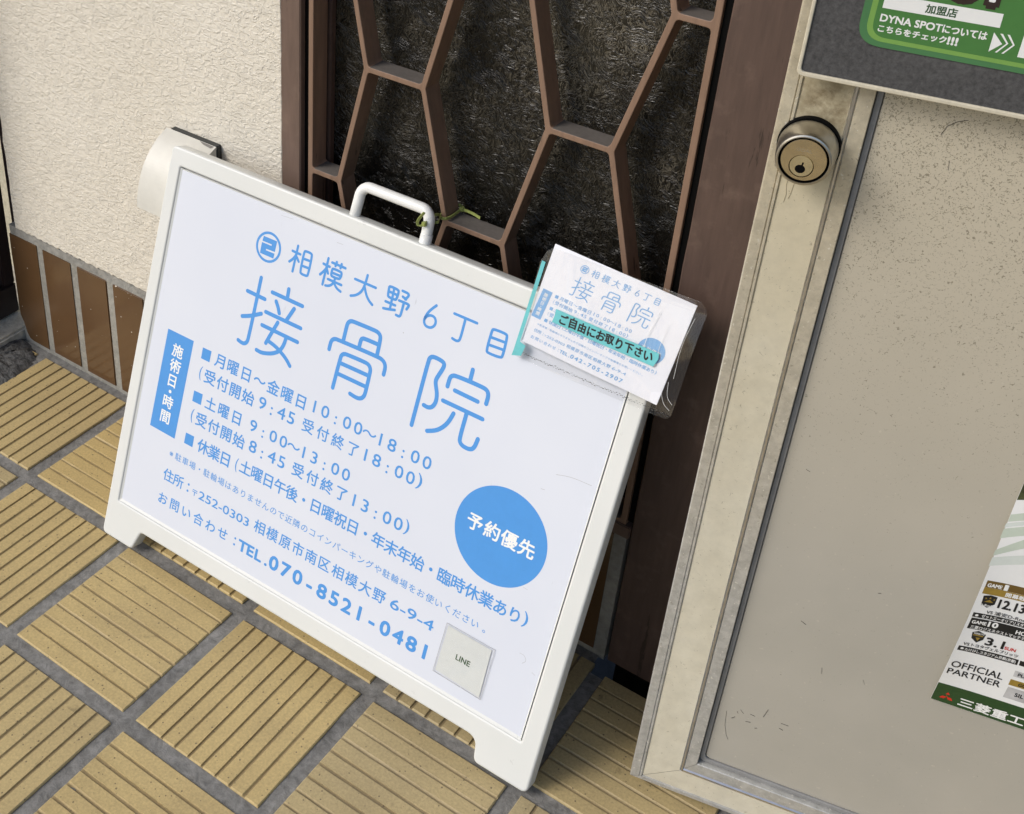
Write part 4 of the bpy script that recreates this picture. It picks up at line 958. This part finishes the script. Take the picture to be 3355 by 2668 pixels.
def fpoly(name, polys, mat, k):
    for pl in polys:
        g = G()
        bm = bmesh.new(); vs = [bm.verts.new((x, z, 0)) for x, z in pl]; bm.faces.new(vs); bmesh.ops.triangulate(bm, faces=bm.faces[:])
        for _ in range(3):
            e = [e for e in bm.edges if e.calc_length() > 6]
            if e: bmesh.ops.subdivide_edges(bm, edges=e, cuts=1); bmesh.ops.triangulate(bm, faces=[f_ for f_ in bm.faces if len(f_.verts) > 3])
        bm.verts.index_update(); g.add([v.co for v in bm.verts], [[v.index for v in f_.verts] for f_ in bm.faces]); bm.free()
        g.build(name, mat, fl, toF(k))
fpoly('green_band', [[(197.2, 217.8), (371.8, 217.8), (371.8, 238.6), (197.6, 238.6)]], M['flyer_green'], 2)
fpoly('green_swoosh', [[(199.2, 392), (240, 412), (300, 424), (300, 416), (240, 404), (199.0, 384)], [(200.2, 404), (250, 430), (300, 440), (300, 434), (250, 421), (200.0, 398)], [(199.0, 374), (215, 389), (245, 397), (245, 391), (216, 381), (198.8, 369)]], M['swoosh'], 2)
fpoly('grey_swoosh', [[(198.8, 367.5), (230, 380), (280, 388), (280, 382), (232, 372), (198.6, 360)], [(199.4, 396.5), (240, 417), (300, 430), (300, 425), (240, 413), (199.2, 393)]], M['swoosh2'], 1)
fpoly('picture', [[(200.4, 416), (215, 422), (240, 430), (300, 438), (300, 464), (201, 464)]], M['olive'], 3)
fpoly('bronze_band', [[(201.2, 341.6), (280, 341.6), (280, 348.6), (201.3, 347.8)]], M['golddark'], 2)
fpoly('gold_band', [[(201.0, 335.6), (280, 335.6), (280, 341.4), (201.1, 341.5)], [(240.1, 256.6), (300, 256.6), (300, 262.6), (240.1, 262.6)]], M['gold'], 2)
fpoly('silver_band', [[(240.6, 265.8), (300, 265.8), (300, 271.8), (240.4, 271.8)], [(240.2, 243.2), (300, 243.2), (300, 254.6), (240.6, 254.6)]], M['silver'], 2)
fpoly('black_band', [[(200.6, 313.0), (280, 313.0), (280, 317.6), (200.6, 317.3)], [(200.4, 301.2), (280, 301.2), (280, 312.2), (200.8, 312.1)], [(200.0, 277.9), (240.0, 277.3), (239.8, 282.7), (200.2, 282.7)], [(241.0, 277.7), (280, 277.7), (280, 282.6), (240.8, 282.4)]], M['ink'], 2)
fpoly('crest', [[(202.6, 333.9), (207, 335.2), (211.4, 334.5), (211.3, 327.6), (207.4, 323.4), (203.1, 325.8)], [(204.9, 298.2), (208.6, 300.4), (213.9, 298.0), (213.3, 292.6), (209.8, 288.6), (205.7, 292.4)]], M['ink'], 3)
fpoly('crest_detail', [[(204.2, 328.4), (210, 328.8), (207.3, 331.0)], [(206.6, 332.0), (207.4, 333.8), (208.0, 332.0)], [(204.4, 331.0), (204.3, 332.8), (205.6, 331.4)], [(209.2, 331.4), (210.4, 332.8), (210.3, 331.0)], [(206.0, 296.6), (212.6, 296.4), (212.5, 295.2), (206.1, 295.4)], [(208.2, 293.8), (211.2, 294.0), (210.0, 290.6)]], M['gold'], 4)
def rh(cx, cz, a, ln=5.3, wd=3.0):
    d = (math.sin(a), math.cos(a)); s_ = (d[1], -d[0])
    return [(cx, cz), (cx+d[0]*ln/2+s_[0]*wd/2, cz+d[1]*ln/2+s_[1]*wd/2), (cx+d[0]*ln, cz+d[1]*ln), (cx+d[0]*ln/2-s_[0]*wd/2, cz+d[1]*ln/2-s_[1]*wd/2)]
fpoly('red_logo', [rh(206.6, 225.2, a) for a in (0, R(120), R(240))], M['red'], 4)
def words(name, mat, items, discs=()):
    g = G()
    for it in items: lat(g, *it)
    for cx, cz in discs: g.disc((cx, cz), 1.1, 14)
    g.build(name, mat, fl, toF(6))
words('opening_lettering', M['white'], [('GAME', 202.5, 342.4, 3.1, 211.6, .04), ('1', 213.2, 342.2, 4.6, 215.2, .05), ('開幕戦', 215.4, 336.6, 3.9, 228.0, .03)])
words('venue_lettering', M['white'], [('ゼットエーオリプリスタジアム', 206.4, 313.6, 3.2, 241, .02)], [(203.2, 315.0)])
words('match_lettering', M['white'], [('GAME', 202.0, 306.9, 3.0, 211.2, .04), ('10', 212.6, 306.6, 4.6, 218.6, .05), ('三菱ロジスネクストマッチデー', 202.2, 301.7, 3.3, 240.5, .02), ('HOME', 230.8, 305.8, 3.6, 243, .04)])
words('venue_lettering', M['white'], [('たけびしスタジアム京都(京都)', 204.8, 278.2, 3.5, 238.4, .02)], [(202.8, 280.4)])
words('company_lettering', M['white'], [('三菱重工', 215.2, 220.6, 8.8, 259.6, .028)])
words('date_lettering', M['ink'], [('12.13', 213.6, 325.4, 7.8, 230.2, .03), ('VS', 208.3, 318.3, 2.8, 212.2, .02), ('浦安D-Rocks', 213.4, 318.0, 3.7, 237, .015)])
words('date_lettering', M['ink'], [('3.1', 215.4, 288.6, 7.4, 227.2, .03), ('VS', 202.3, 284.2, 2.8, 206.2, .02), ('トヨタヴェルブリッツ', 207.6, 284.0, 3.4, 238.2, .02)])
words('partner_lettering', M['ink'], [('OFFICIAL', 200.4, 259.2, 6.6, 235.0, .012), ('PARTNER', 199.8, 251.2, 6.0, 235.4, .012)])
words('tier_lettering', M['ink'], [('PLATINUM', 243.2, 267.2, 3.0, 262, .03), ('GOLD', 246, 258.0, 3.0, 256, .03), ('SILVER', 246.6, 247.2, 3.6, 261, .03)])
words('crest_lettering', M['white'], [('D-Rocks', 202.6, 324.6, 1.9, 211.6, .02)])
words('crest_lettering', M['white'], [('VERBLITZ', 206.0, 297.0, 1.5, 213.0, .02)])
RR = G(); lat(RR, 'SUN', 228.2, 288.9, 2.9, 235.4, .03); RR.build('red_lettering', M['red'], fl, toF(6))
